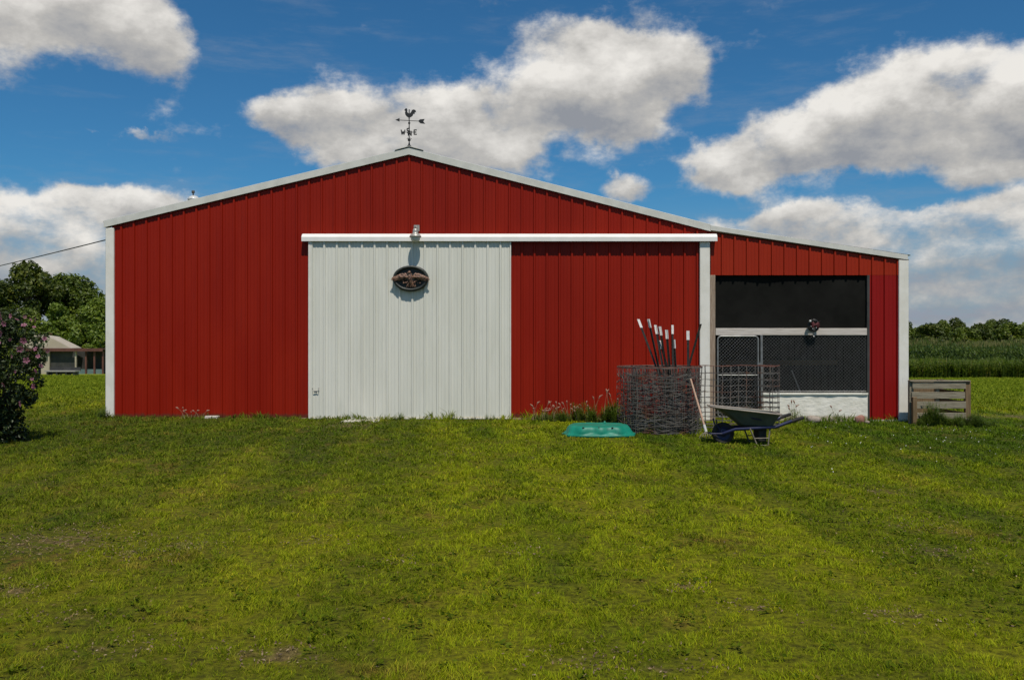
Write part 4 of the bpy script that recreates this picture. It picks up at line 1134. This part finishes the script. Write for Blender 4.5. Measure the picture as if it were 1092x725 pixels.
def make_tree(name, loc, H, Wd, leaf, dens, mat, seed, nclump=40, base=.22, shape='round'):
    """own local coordinates; crown of leafy clumps on limbs"""
    rg = np.random.default_rng(seed)
    root = empty(name, loc)
    blobs = []
    for i in range(nclump):
        u = rg.uniform(0, 1); z_ = base * H + (H * (1 - base)) * (.08 + .84 * u)
        prof = math.sin(math.pi * min(1, (.18 + .82 * u) ** .9)) ** .6 if shape == 'round' else (1 - u * .8)
        a_ = rg.uniform(0, 2 * math.pi); rr = Wd * .5 * prof * rg.uniform(.35, .86)
        s_ = Wd * rg.uniform(.10, .19)
        blobs.append((rr * math.cos(a_), rr * math.sin(a_), z_, s_, s_, s_ * .8))
    C, Nn, K = crown_points(blobs, dens, rg)
    Nn[:, 2] += .35
    V, Q, r = leaf_quads(C, Nn, leaf, .6, np.clip(rg.random(len(C)) * .65 + K * .4, 0, 1), .7, rg)
    leaf_mesh('crown', V, Q, r, mat, root)
    mb = MB(); mb.tube([(0, 0, -.2), (.05, 0, H * .25), (0, .05, H * .55), (0, 0, H * .85)], [Wd * .05, Wd * .038, Wd * .022, Wd * .006], 8)
    for b_ in blobs[::3]:
        s_ = Vector((0, 0, max(H * .15, b_[2] - H * .22))); mb.tube([s_, s_.lerp(Vector(b_[:3]), .5) + Vector((0, 0, H * .02)), Vector(b_[:3])], [Wd * .016, Wd * .01, Wd * .004], 5, False)
    mb.build('trunk', M['bark'], root, world=False)
    return root
def copy_tree(o, loc, rz, sc):
    c = o.copy(); c.location = loc; c.rotation_euler = (0, 0, rz); c.scale = sc; col.objects.link(c)
    for ch in list(o.children):
        k = ch.copy(); k.parent = c; col.objects.link(k)
    return c
def base_of(px, Y): x_ = X(px, Y); return (x_, Y, gz(x_, Y))
def th(py, Y, px): return Z(py, Y) - gz(X(px, Y), Y)

# left background trees
LT = [('broadleaf_tree', 30, 84, 279, 7.2, 'leaf_dark', 11, 'large round dark green tree left of the barn, tallest there'),
      ('broadleaf_tree', 76, 88, 289, 7.5, 'leaf_mid', 12, 'broad green tree behind the shed, just left of the barn corner'),
      ('broadleaf_tree', 1, 92, 301, 6.5, 'leaf_mid', 13, 'green tree at the left picture edge behind the pink shrub'),
      ('leafy_bush', 62, 76, 322, 4.0, 'leaf_bright', 14, 'bright green bushy tree directly above the pale shed roof'),
      ('leafy_bush', 104, 78, 318, 5.0, 'leaf_bright', 15, 'bright green bushy tree touching the left barn corner'),
      ('leafy_bush', 30, 78, 330, 4.5, 'leaf_mid', 16, 'mid green bush between the shed and the pink shrub'),
      ('leafy_bush', 92, 73, 341, 3.4, 'leaf_bright', 17, 'low light green bush right of the pale shed roof'),
      ('broadleaf_tree', -50, 86, 292, 8.0, 'leaf_dark', 18, 'dark tree just beyond the left picture edge'),
      ('broadleaf_tree', 135, 95, 305, 8.0, 'leaf_mid', 19, 'green tree hidden behind the left part of the barn')]
for nm, px, Y, top, wd, mt, sd_, lab in LT:
    H = th(top, Y, px)
    o = make_tree(nm, base_of(px, Y), H, wd, .36 if wd > 5.5 else .28, 26 if wd > 5.5 else 40, M[mt], sd_, 46, .10 if nm == 'leafy_bush' else .18)
    tag(o, lab, 'tree' if nm == 'broadleaf_tree' else 'bush')

# right treeline
proto = []
k = 0
trg = np.random.default_rng(5)
tl = [(px, 150 + trg.uniform(-8, 25)) for px in np.arange(940, 1180, 13.0)]
for px, Y in tl:
    topy = 344 + 2.5 * math.sin(px * .045 + 1.1) + trg.uniform(-1.6, 2.2)
    if 985 < px < 1020: topy -= 3.5
    if 1030 < px < 1060: topy += 2.0
    H = th(topy, Y, px); wd = trg.uniform(5.0, 7.5)
    loc = base_of(px, Y)
    if len(proto) < 4:
        o = make_tree('treeline_tree', loc, H, wd, .45, 16, M[('leaf_dark', 'leaf_mid')[len(proto) % 2]], 30 + len(proto), 60, -.12)
        proto.append((o, H, wd))
    else:
        p, h0, w0 = proto[k % 4]; o = copy_tree(p, loc, trg.uniform(0, 6), (wd / w0, wd / w0, H / h0))
    tag(o, 'dark green tree in the distant treeline beyond the cornfield', 'tree', 'trees of the far treeline beyond the corn'); k += 1

# cornfield
def corn_proto(rg, H):
    V, Q, r = [], [], []
    def quadstrip(pts, ws, side, rv):
        b = len(V)
        for p, w_ in zip(pts, ws): V.append(p + side * w_ / 2); V.append(p - side * w_ / 2)
        for i in range(len(pts) - 1): Q.append((b + 2 * i, b + 2 * i + 1, b + 2 * i + 3, b + 2 * i + 2))
        r.extend([rv] * (2 * len(pts)))
    for a_ in (0, 1.57):
        quadstrip([np.array([0, 0, 0.]), np.array([0, 0, H * .9])], [.03, .02], np.array([math.cos(a_), math.sin(a_), 0]), .35)
    for i in range(10):
        a_ = i * 2.6 + rg.uniform(-.4, .4); z0 = H * (.12 + .075 * i); L_ = rg.uniform(.5, .8) * (1 - .03 * i)
        dr = np.array([math.cos(a_), math.sin(a_), 0]); sd_ = np.array([-dr[1], dr[0], 0])
        pts = [np.array([0, 0, z0]) + dr * L_ * t_ + np.array([0, 0, L_ * (1.0 * t_ - 1.15 * t_ * t_)]) for t_ in (0, .3, .6, .85, 1)]
        quadstrip(pts, [.04, .09, .085, .05, .01], sd_, float(rg.uniform(.1, .8)))
    for i in range(5):
        a_ = i * 1.25; dr = np.array([math.cos(a_) * .35, math.sin(a_) * .35, 1]); p0 = np.array([0, 0, H * .88])
        quadstrip([p0, p0 + dr * .16, p0 + dr * .27], [.015, .022, .01], np.array([-math.sin(a_), math.cos(a_), 0]), .98)
    return np.array(V), np.array(Q), np.array(r)
def scatter(protos, P, rot, sc, rg, tint=.25):
    Vs, Qs, rs = [], [], []; b = 0
    pick = rg.integers(0, len(protos), len(P))
    for j, (V0, Q0, r0) in enumerate(protos):
        s = np.where(pick == j)[0]
        if not len(s): continue
        c, sn = np.cos(rot[s]), np.sin(rot[s]); k_ = sc[s]
        x_ = (V0[None, :, 0] * c[:, None] - V0[None, :, 1] * sn[:, None]) * k_[:, None] + P[s, 0:1]
        y_ = (V0[None, :, 0] * sn[:, None] + V0[None, :, 1] * c[:, None]) * k_[:, None] + P[s, 1:2]
        z_ = V0[None, :, 2] * k_[:, None] + P[s, 2:3]
        Vs.append(np.stack([x_, y_, z_], 2).reshape(-1, 3))
        Qs.append((Q0[None] + (np.arange(len(s)) * len(V0))[:, None, None]).reshape(-1, Q0.shape[1]) + b); b += len(s) * len(V0)
        rs.append(np.clip(r0[None] + rg.uniform(-tint, tint, (len(s), 1)), 0, 1).ravel())
    return np.concatenate(Vs), np.concatenate(Qs), np.concatenate(rs)
cg = np.random.default_rng(21)
CPs = [corn_proto(cg, 2.5) for _ in range(4)]
pts = []
for row in range(34):
    Y = 60 + row * .76
    x0_, x1_ = X(900, Y), X(1230, Y)
    xs = np.arange(x0_, x1_, .2 if row < 10 else .3); pts.append(np.stack([xs + cg.normal(0, .04, len(xs)), np.full(len(xs), Y) + cg.normal(0, .08, len(xs))], 1))
pts = np.concatenate(pts); Pz = ground_z(pts[:, 0], pts[:, 1])
Vc, Qc, rc_ = scatter(CPs, np.column_stack([pts, Pz]), cg.uniform(0, 6.28, len(pts)), cg.uniform(.93, 1.08, len(pts)) * (1 + .04 * np.sin(pts[:, 0] * .9)), cg)
o = leaf_mesh('cornfield', Vc, Qc, rc_, M['leaf_corn']); tag(o, 'tall green corn crop filling the field right of the barn', 'corn', kind='stuff')
# tall weeds in front of the corn
def weed_proto(rg, H, n=9, w=.03, heads=True):
    V, Q, r = [], [], []
    for i in range(n):
        a_ = rg.uniform(0, 6.28); h = H * rg.uniform(.5, 1.0); ln = rg.uniform(.05, .35) * H
        dr = np.array([math.cos(a_), math.sin(a_), 0]); sd_ = np.array([-dr[1], dr[0], 0]); o_ = dr * rg.uniform(0, .10)
        b = len(V)
        for t_, w_ in ((0, w), (.5, w * .9), (1, w * .2)):
            p = o_ + dr * ln * t_ * t_ + np.array([0, 0, h * t_]); V.append(p + sd_ * w_ / 2); V.append(p - sd_ * w_ / 2)
        Q += [(b, b + 1, b + 3, b + 2), (b + 2, b + 3, b + 5, b + 4)]; r += [float(rg.uniform(.1, .9))] * 6
        for j in range(4):   # leaves on the stem
            t_ = rg.uniform(.2, .9); p = o_ + dr * ln * t_ * t_ + np.array([0, 0, h * t_]); a2 = rg.uniform(0, 6.28); d2 = np.array([math.cos(a2), math.sin(a2), rg.uniform(-.1, .5)]); s2 = np.array([-math.sin(a2), math.cos(a2), 0]); L_ = H * .14
            b = len(V); V += [p, p + d2 * L_ * .5 + s2 * L_ * .22, p + d2 * L_, p + d2 * L_ * .5 - s2 * L_ * .22]; Q.append((b, b + 1, b + 2, b + 3)); r += [float(rg.uniform(.2, .8))] * 4
    return np.array(V), np.array(Q), np.array(r)
WPs = [weed_proto(cg, 1.25, 12, .035) for _ in range(4)]
n = 2600
Yw = cg.uniform(55.5, 59.6, n); Xw = X(cg.uniform(900, 1230, n), Yw)
Vw, Qw, rw_ = scatter(WPs, np.column_stack([Xw, Yw, ground_z(Xw, Yw)]), cg.uniform(0, 6.28, n), cg.uniform(.65, 1.15, n) * (.85 + .3 * vnoise(Xw * .5, Yw * .5, 4)), cg)
o = leaf_mesh('tall_weeds', Vw, Qw, rw_, M['leaf_weed']); tag(o, 'band of pale green tall weeds in front of the corn', 'weeds', kind='stuff')

# flowering shrub at the left edge
SY = 12.1
sh = empty('flowering_shrub', base_of(-14, SY)); tag(sh, 'dark leafy shrub with pink blossoms at the left picture edge', 'shrub')
sx, sy_, sz = sh.location
rg = np.random.default_rng(77)
bl_ = []
edge = [(475, 26), (462, 30), (448, 24), (436, 26), (424, 38), (410, 46), (396, 50), (380, 52), (365, 50), (350, 38), (338, 22), (328, 8)]
for i in range(230):
    py = rg.uniform(332, 474); e_ = np.interp(py, [e[0] for e in edge][::-1], [e[1] for e in edge][::-1])
    hw_ = (e_ + 14) / F * SY
    a_ = rg.uniform(0, 6.28); s_ = rg.uniform(.07, .14); rr = max(0, hw_ - s_) * rg.uniform(.35, 1.0) ** .6
    bl_.append((rr * math.cos(a_), rr * math.sin(a_) * .9, max(.06, Z(py, SY) - sz), s_, s_, s_ * 1.2))
C, Nn, K = crown_points(bl_, 560, rg)
Nn[:, 2] += .3
Vv, Qq, rr_ = leaf_quads(C, Nn, .060, .55, np.clip(rg.random(len(C)) * .8 + K * .2, 0, 1), .8, rg)
leaf_mesh('foliage', Vv, Qq, rr_, M['leaf_shrub'], sh)
mb = MB()
for b_ in bl_[::3]: mb.tube([(rg.uniform(-.1, .1), rg.uniform(-.1, .1), -.05), (b_[0] * .45, b_[1] * .45, b_[2] * .5), (b_[0], b_[1], b_[2] + .08)], [.014, .010, .004], 5, False)
mb.build('stems', M['bark'], sh, world=False)
def petal_mesh():
    V, Q, r = [], [], []
    for k in range(5):
        a_ = 2 * math.pi * k / 5; d_ = np.array([math.cos(a_), 0, math.sin(a_)]); s_ = np.array([-math.sin(a_), 0, math.cos(a_)]); o_ = np.array([0, -1, 0])
        b = len(V); V += [d_ * .004, d_ * .026 + s_ * .017 + o_ * .012, d_ * .042 + s_ * .010 + o_ * .010, d_ * .042 - s_ * .010 + o_ * .010, d_ * .026 - s_ * .017 + o_ * .012]
        r += [.3, .6, .95, .95, .6]; Q += [(b, b + 1, b + 2, b + 3), (b, b + 3, b + 4, b)]
    T_ = [(q[0], q[1], q[2]) for q in Q if q[3] == q[0]] 
    return np.array(V), np.array([q for q in Q if q[3] != q[0]]), [ (b_[0], b_[1], b_[2]) for b_ in Q if b_[3] == b_[0]], r
V0, Q0, T0, r0 = petal_mesh()
pm = np_mesh('flower', V0, quads=Q0, tris=np.array(T0)); at = pm.attributes.new('rnd', 'FLOAT', 'POINT'); at.data.foreach_set('value', np.array(r0, np.float32)); pm.materials.append(M['petal'])
# flowers: mostly upper right half, facing the light
fp = [(3, 333), (8, 338), (22, 341), (28, 338), (20, 362), (22, 380), (38, 349), (33, 363), (44, 372), (48, 390), (43, 396), (2, 352), (12, 345), (30, 347), (52, 374), (10, 366), (36, 384), (40, 404), (25, 396), (6, 372), (46, 380), (16, 337), (34, 341), (49, 361), (27, 430), (14, 410), (5, 396), (30, 372), (41, 412), (9, 356), (40, 341), (55, 356)]
for i, (px, py) in enumerate(fp):
    fo = bpy.data.objects.new('flower', pm); col.objects.link(fo); fo.parent = sh
    e_ = np.interp(py, [e[0] for e in edge][::-1], [e[1] for e in edge][::-1])
    u = min(1, max(-1, (px + 14) / (e_ + 14))); yy = -math.sqrt(max(0, 1 - u * u)) * (e_ + 14) / F * SY * .85
    fo.location = (X(px, SY + yy * .6) - sx, yy * .9 - .04, Z(py, SY + yy) - sz)
    s_ = random.uniform(.55, 1.15); fo.scale = (s_, s_, s_); fo.rotation_euler = (random.uniform(-1.3, .8), random.uniform(0, 3), random.uniform(-1.2, 1.4))

# weeds against the barn
def weed_clump(px0, px1, Y, H, n, label, name='weed_clump', green=.5, seed=0, heads=0, lw=.022):
    rg = np.random.default_rng(seed)
    x0_, x1_ = X(px0, Y), X(px1, Y); root = empty(name, ((x0_ + x1_) / 2, Y, gz((x0_ + x1_) / 2, Y)))
    tag(root, label, 'weeds')
    pr = [weed_proto(rg, 1.0, 6, lw) for _ in range(4)]
    xs = rg.uniform(x0_, x1_, n); ys = Y + rg.uniform(-.16, .14, n)
    env = (.45 + 1.1 * vnoise(xs * 6, xs * 0 + seed, 8)) * (1 - .45 * np.abs((xs - (x0_ + x1_) / 2) / ((x1_ - x0_) / 2)) ** 2)
    Vv, Qq, rr = scatter(pr, np.column_stack([xs, ys, ground_z(xs, ys)]) - np.array(root.location), rg.uniform(0, 6.28, n), H * env * rg.uniform(.5, 1.1, n), rg)
    leaf_mesh('foliage', Vv, Qq, rr * green, M['leaf_weed'], root)
    if heads:
        mb = MB(); mh = MB()
        for i in range(heads):
            x_ = rg.uniform(x0_, x1_) - root.location.x; y_ = rg.uniform(-.15, .05); h = H * rg.uniform(.7, 1.35); lx_ = rg.uniform(-.12, .12)
            mb.tube([(x_, y_, 0), (x_ + lx_ * .4, y_, h * .6), (x_ + lx_, y_ - .02, h)], [.004, .003, .002], 4, False)
            mh.tube([(x_ + lx_ * .9, y_ - .018, h * .93), (x_ + lx_ * 1.05, y_ - .02, h * 1.02), (x_ + lx_ * 1.4 + .01, y_ - .02, h * 1.08)], [.006, .014, .004], 5)
        o = mb.build('dry_growth', M['soil'], root, world=False); nf = len(o.data.polygons)
        b0 = len(mb.v); mb.v += mh.v; mb.f += [tuple(b0 + i for i in f) for f in mh.f]; mb.sm += mh.sm
        me = bpy.data.meshes.new('dry_growth'); me.from_pydata(mb.v, [], mb.f); me.materials.append(M['soil']); me.materials.append(M['seed'])
        for i_, p_ in enumerate(me.polygons): p_.material_index = int(i_ >= nf)
        o.data = me; tag(o, kind='stuff')
    return root
weed_clump(568, 632, 15.7, .26, 150, 'dry brownish weeds with seed heads against the red wall', green=.95, seed=1, heads=34, lw=.04)
weed_clump(626, 664, 15.4, .42, 110, 'leafy green weeds between the red wall and the wire coil', green=.7, seed=2, heads=8, lw=.045)
weed_clump(980, 1030, 15.3, .34, 260, 'dark green weeds growing up the front of the plank bin', green=.75, seed=3)
weed_clump(1020, 1060, 15.1, .24, 170, 'low dark weeds at the right foot of the plank bin', green=.55, seed=4)
weed_clump(104, 122, 15.7, .22, 26, 'small green weed tuft at the left barn corner', green=.5, seed=5)
weed_clump(193, 222, 15.85, .15, 36, 'sparse dry grass tuft at the base of the red wall', green=1.2, seed=6, heads=8)
weed_clump(413, 432, 15.75, .15, 24, 'green tuft before the white door below the plaque', green=.6, seed=7)
weed_clump(505, 545, 15.75, .11, 36, 'low grass tuft at the right foot of the white door', green=.6, seed=8)
weed_clump(332, 352, 15.75, .09, 26, 'low grass tuft at the left foot of the white door', green=.6, seed=9)
weed_clump(838, 850, 15.5, .30, 12, 'thin weed stalks beside the wheelbarrow grips', green=1.1, seed=10, heads=5)
weed_clump(888, 898, 15.8, .22, 8, 'thin weed stalk in front of the whitewashed wall', green=.6, seed=11, heads=2)

# ------------------------------------------------------------------ far left shed and bench
SHY = 66.0
shd = empty('garden_shed', base_of(70, SHY)); g_ = shd.location.z
tag(shd, 'small open shed with pale gable roof and brown fascia beyond the lawn', 'shed')
def sX(px): return X(px, SHY)
def sZ(py): return Z(py, SHY)
mb = MB(); mb.prism([(sX(26), sZ(371)), (sX(42), sZ(357)), (sX(56), sZ(359)), (sX(80), sZ(371)), (sX(80), sZ(372.5)), (sX(26), sZ(372.5))], 'y', SHY - .6, SHY + 1.0); mb.build('roof', M['shedroof'], shd)
mb = MB(); mb.box(sX(27), sX(114), SHY - .7, SHY - .62, sZ(374.5), sZ(371.2)); mb.build('fascia', M['fascia'], shd)
mb = MB(); mb.prism([(sX(84), sZ(371.8)), (sX(114), sZ(371.8)), (sX(114), sZ(372.6)), (sX(84), sZ(372.6))], 'y', SHY - .6, SHY + 2); mb.build('porch_roof', M['fascia'], shd)
for a_, b_ in ((46, 54.5),): MB().box(sX(a_), sX(b_), SHY - .3, SHY - .2, g_ - .1, sZ(374.6)).build('wall', M['shedwall'], shd)
MB().box(sX(30), sX(112), SHY + 1.4, SHY + 1.5, g_ - .1, sZ(373)).build('back_wall', M['greydark'], shd)
MB().box(sX(56), sX(83), SHY - .25, SHY - .22, sZ(392), sZ(374.8)).build('screen', M['greydark'], shd)
for p_ in (54.8, 83.3, 94, 103, 112): MB().box(sX(p_), sX(p_) + .11, SHY - .5, SHY - .38, g_ - .1, sZ(374.6)).build('post', M['fascia'] if p_ > 90 else M['shedwall'], shd)
MB().box(sX(56), sX(84), SHY - .36, SHY - .30, sZ(394.5), sZ(392)).build('rail', M['shedwall'], shd)
MB().box(sX(84.5), sX(113), SHY - .36, SHY - .30, g_, sZ(393.5)).build('low_boards', M['teal'], shd)
BY = 58.0
tt = empty('picnic_bench', base_of(67, BY)); g_ = tt.location.z
tag(tt, 'dark grey bench standing on the grass in front of the small shed', 'bench')
def bX(px): return X(px, BY)
def bZ(py): return Z(py, BY)
MB().box(bX(50), bX(83), BY - .35, BY + .35, bZ(396.2), bZ(395)).build('seat', M['lampgrey'], tt)
MB().box(bX(50), bX(83), BY + .36, BY + .42, bZ(396), bZ(391.8)).build('backrest', M['greydark'], tt)
for p_ in (52, 62, 72, 80): MB().box(bX(p_), bX(p_) + .10, BY - .3, BY + .3, g_ - .05, bZ(396.3)).build('leg', M['greydark'], tt)
MB().box(bX(52), bX(82), BY - .05, BY + .05, g_ + .12, g_ + .30).build('stretcher', M['greydark'], tt)

# power cable and its far pole
p0 = Vector((XL - .03, YF + .35, Z(252.5, YF + .35))); p1 = Vector((X(-200, 80), 80, Z(316, 80)))
mb = MB(); pts = []
for k in range(41):
    u = k / 40; p = p0.lerp(p1, u); p.z -= 1.6 * 4 * u * (1 - u) * .25; pts.append(p)
mb.tube(pts, .011, 6)
o = mb.build('power_cable', M['cable']); tag(o, 'dark overhead cable running left from the barn eave', 'cable')
pl = empty('utility_pole', (p1.x, 80.2, gz(p1.x, 80))); tag(pl, 'distant wooden utility pole holding the cable beyond the left edge', 'pole')
mb = MB(); mb.tube([(p1.x, 80.2, gz(p1.x, 80) - .3), (p1.x, 80.2, p1.z + .5)], [.15, .11], 10); mb.build('pole', M['bark'], pl)
mb = MB(); mb.box(p1.x - .8, p1.x + .8, 80.02, 80.10, p1.z + .02, p1.z + .14); mb.build('crossarm', M['bark'], pl)

# ------------------------------------------------------------------ grass blades
def blades():
    Vs, Qs, Ts, rs = [], [], [], []; base = 0
    rg = np.random.default_rng(99)
    bands = [  # y0, y1, density, height, width, half-angle
        (2.6, 5.0, 10500, .030, .0032), (5.0, 7.0, 6000, .034, .0046), (7.0, 10.0, 2600, .042, .0072), (10.0, 13.0, 1500, .046, .0100), (13.0, 17.5, 900, .050, .0140), (17.5, 26, 420, .065, .020), (26, 56, 240, .085, .030)]
    for y0_, y1_, dn, h0, w0 in bands:
        tx = .66
        area = (y1_ ** 2 - y0_ ** 2) * tx; n = int(area * dn)
        y_ = np.sqrt(rg.uniform(y0_ ** 2, y1_ ** 2, n)); x_ = rg.uniform(-tx, tx, n) * y_
        inside = (y_ > YF - .03) & (y_ < YB) & (x_ > XL - .05) & (x_ < XR + .05)
        hid = (y_ > YB) & (x_ / y_ > (XL + .3) / YF) & (x_ / y_ < (XR - .3) / YF)
        cf = 12 if y1_ < 8 else 8; cl_ = fbm(x_ * cf, y_ * cf * .8, 2, 11); cl2 = fbm(x_ * 1.3, y_ * 1.3, 3, 31); b = bare_np(x_, y_) * (.45 + 1.1 * fbm(x_ * 4, y_ * 4, 2, 41)) + (cl2 - .5) * 1.0
        keep = ~inside & ~hid & (rg.random(n) > .82 * sstep(b, .25, .8)) & (rg.random(n) < .22 + 1.3 * sstep(cl_, .32, .60))
        x_, y_, cl_, cl2, b = x_[keep], y_[keep], cl_[keep], cl2[keep], b[keep]; n = len(x_)
        near = sstep(np.abs(y_ - 15.9), .25, .02) * (np.abs(x_ - 1) < 9)
        h = h0 * rg.uniform(.45, 1.25, n) * (.25 + 1.5 * cl_ ** 1.3) * (1 + near * (.1 + 2.6 * np.clip(fbm(x_ * 1.7, y_ * 0 + 3, 3, 8) - .42, 0, 1) / .3)) * (1 - .4 * sstep(b, .2, .8))
        w = w0 * rg.uniform(.6, 1.3, n)
        broad = (rg.random(n) < .06); w = np.where(broad, w * 2.4, w); h = np.where(broad, h * .6, h)
        ca = 6.28 * fbm(x_ * 5, y_ * 5, 2, 77) * 2
        a_ = np.where(rg.random(n) < .45, ca + rg.normal(0, .6, n), rg.uniform(0, 6.28, n)); ln = h * rg.uniform(.25, 1.25, n)
        f = rg.uniform(0, 3.1416, n); sx_, sy2 = np.cos(f), np.sin(f) * .6
        z_ = ground_z(x_, y_) - .004
        dx, dy = np.cos(a_), np.sin(a_)
        def pt(t, ww, s): return np.stack([x_ + dx * ln * t * t + s * sx_ * ww / 2, y_ + dy * ln * t * t + s * sy2 * ww / 2, z_ + h * t * (1 - .18 * t * (ln / h))], 1)
        V = np.stack([pt(0, w * .8, 1), pt(0, w * .8, -1), pt(.55, w, -1), pt(.55, w, 1), pt(1, 0, 0)], 1).reshape(-1, 3)
        k = np.arange(n) * 5 + base
        Qs.append(np.stack([k, k + 1, k + 2, k + 3], 1)); Ts.append(np.stack([k + 3, k + 2, k + 4], 1))
        r = np.clip(rg.beta(2.2, 2.6, n) * .85 + .22 * (cl_ - .5), 0, 1); dry = rg.random(n) < (.035 + .25 * sstep(b, .1, .6)); r = np.where(dry, rg.uniform(.93, 1, n), r); r = np.where(broad, .1, r)
        rs.append(np.repeat(r, 5)); Vs.append(V); base += n * 5
    o = leaf_mesh('grass', np.concatenate(Vs), np.concatenate(Qs), np.concatenate(rs), M['blade'], tris=np.concatenate(Ts))
    tag(o, 'mown yellow-green lawn grass covering the ground before the barn', 'grass', kind='stuff')
    print('blades', base // 5)
blades()
# clover heads and pale litter
cg2 = np.random.default_rng(55)
n = 70
py = 452 + 34 * cg2.random(n) ** 1.3; Yc = CAMH * F / (py - 362.5); Yc = np.where(cg2.random(n) < .8, Yc, cg2.uniform(9, 14, n)); xc = (cg2.uniform(860, 1110, n) - 546) / F * Yc
ok = ~((Yc > YF - .1)); Yc, xc = Yc[ok], xc[ok]; n = len(Yc)
C = np.column_stack([xc, Yc, ground_z(xc, Yc) + cg2.uniform(.04, .075, n)])
Va, Qa, ra = leaf_quads(C, np.tile([0, -1, .8], (n, 1)), .013, 1.0, None, .3, cg2)
Vb, Qb, rb = leaf_quads(C + [0, .002, 0], np.tile([1, -.2, .3], (n, 1)), .013, 1.0, None, .3, cg2)
o = leaf_mesh('clover_flowers', np.concatenate([Va, Vb]), np.concatenate([Qa, Qb + len(Va)]), np.concatenate([ra, rb]), paint('clover_white', (0.55, 0.55, 0.48), (0.65, 0.64, 0.58), rough=.8))
tag(o, 'tiny white clover heads scattered in the grass right of the wheelbarrow', 'clover', kind='stuff')
# dark green broadleaf weeds (plantain, clover patches) speckled through the lawn
wg = np.random.default_rng(91)
n = 5200; yy = np.sqrt(wg.uniform(8, 210, n)); xx = wg.uniform(-.64, .64, n) * yy
k_ = wg.random(n) < .15 + 1.2 * sstep(fbm(xx * 1.1, yy * .6, 3, 123), .50, .68) ; xx, yy = xx[k_], yy[k_]
yy_ok = yy < 15.4; xx, yy = xx[yy_ok], yy[yy_ok]
C = np.repeat(np.column_stack([xx, yy, ground_z(xx, yy)]), 7, axis=0); C += wg.normal(0, 1, C.shape) * np.array([.022, .022, 0]); C[:, 2] += wg.uniform(.008, .030, len(C))
Va, Qa, ra = leaf_quads(C, np.tile([0, -.1, 1.2], (len(C), 1)), .030, .55, None, .45, wg)
o = leaf_mesh('broadleaf_weeds', Va, Qa, ra, leafmat('broadleaf', (0.045, 0.070, 0.004), (0.120, 0.160, 0.008), (0.18, 0.14, 0.03), transl=.25, spec=.03)); tag(o, 'small dark broadleaf weeds speckled through the mown lawn', 'weeds', kind='stuff')
# pale dead bits and clods lying in the thin patches
lg = np.random.default_rng(66)
LC, LN = [], []
for (bx, by, rx, ry, w_) in BARE_W[:-1]:
    n = int(2600 * rx * ry * w_) + 30
    LC.append(np.column_stack([bx + lg.normal(0, .8, n) * rx, by + lg.normal(0, .8, n) * ry]))
n = 2500; n = 900; yy = np.sqrt(lg.uniform(9, 160, n)); LC.append(np.column_stack([lg.uniform(-.62, .62, n) * yy, yy]))
LC = np.concatenate(LC); C = np.column_stack([LC, ground_z(LC[:, 0], LC[:, 1]) + lg.uniform(.003, .022, len(LC))])
Va, Qa, ra = leaf_quads(C, np.tile([0, -.4, 1], (len(C), 1)), .018, .45, None, .35, lg)
o = leaf_mesh('dry_litter', Va, Qa, ra, leafmat('litter', (0.06, 0.035, 0.02), (0.20, 0.13, 0.065), (0.32, 0.24, 0.14), transl=0.05)); tag(o, 'dry leaves and thatch bits scattered in the thin patches of lawn', 'litter', kind='stuff')
scn.cycles.max_bounces = 6
scn.cycles.use_denoising = True
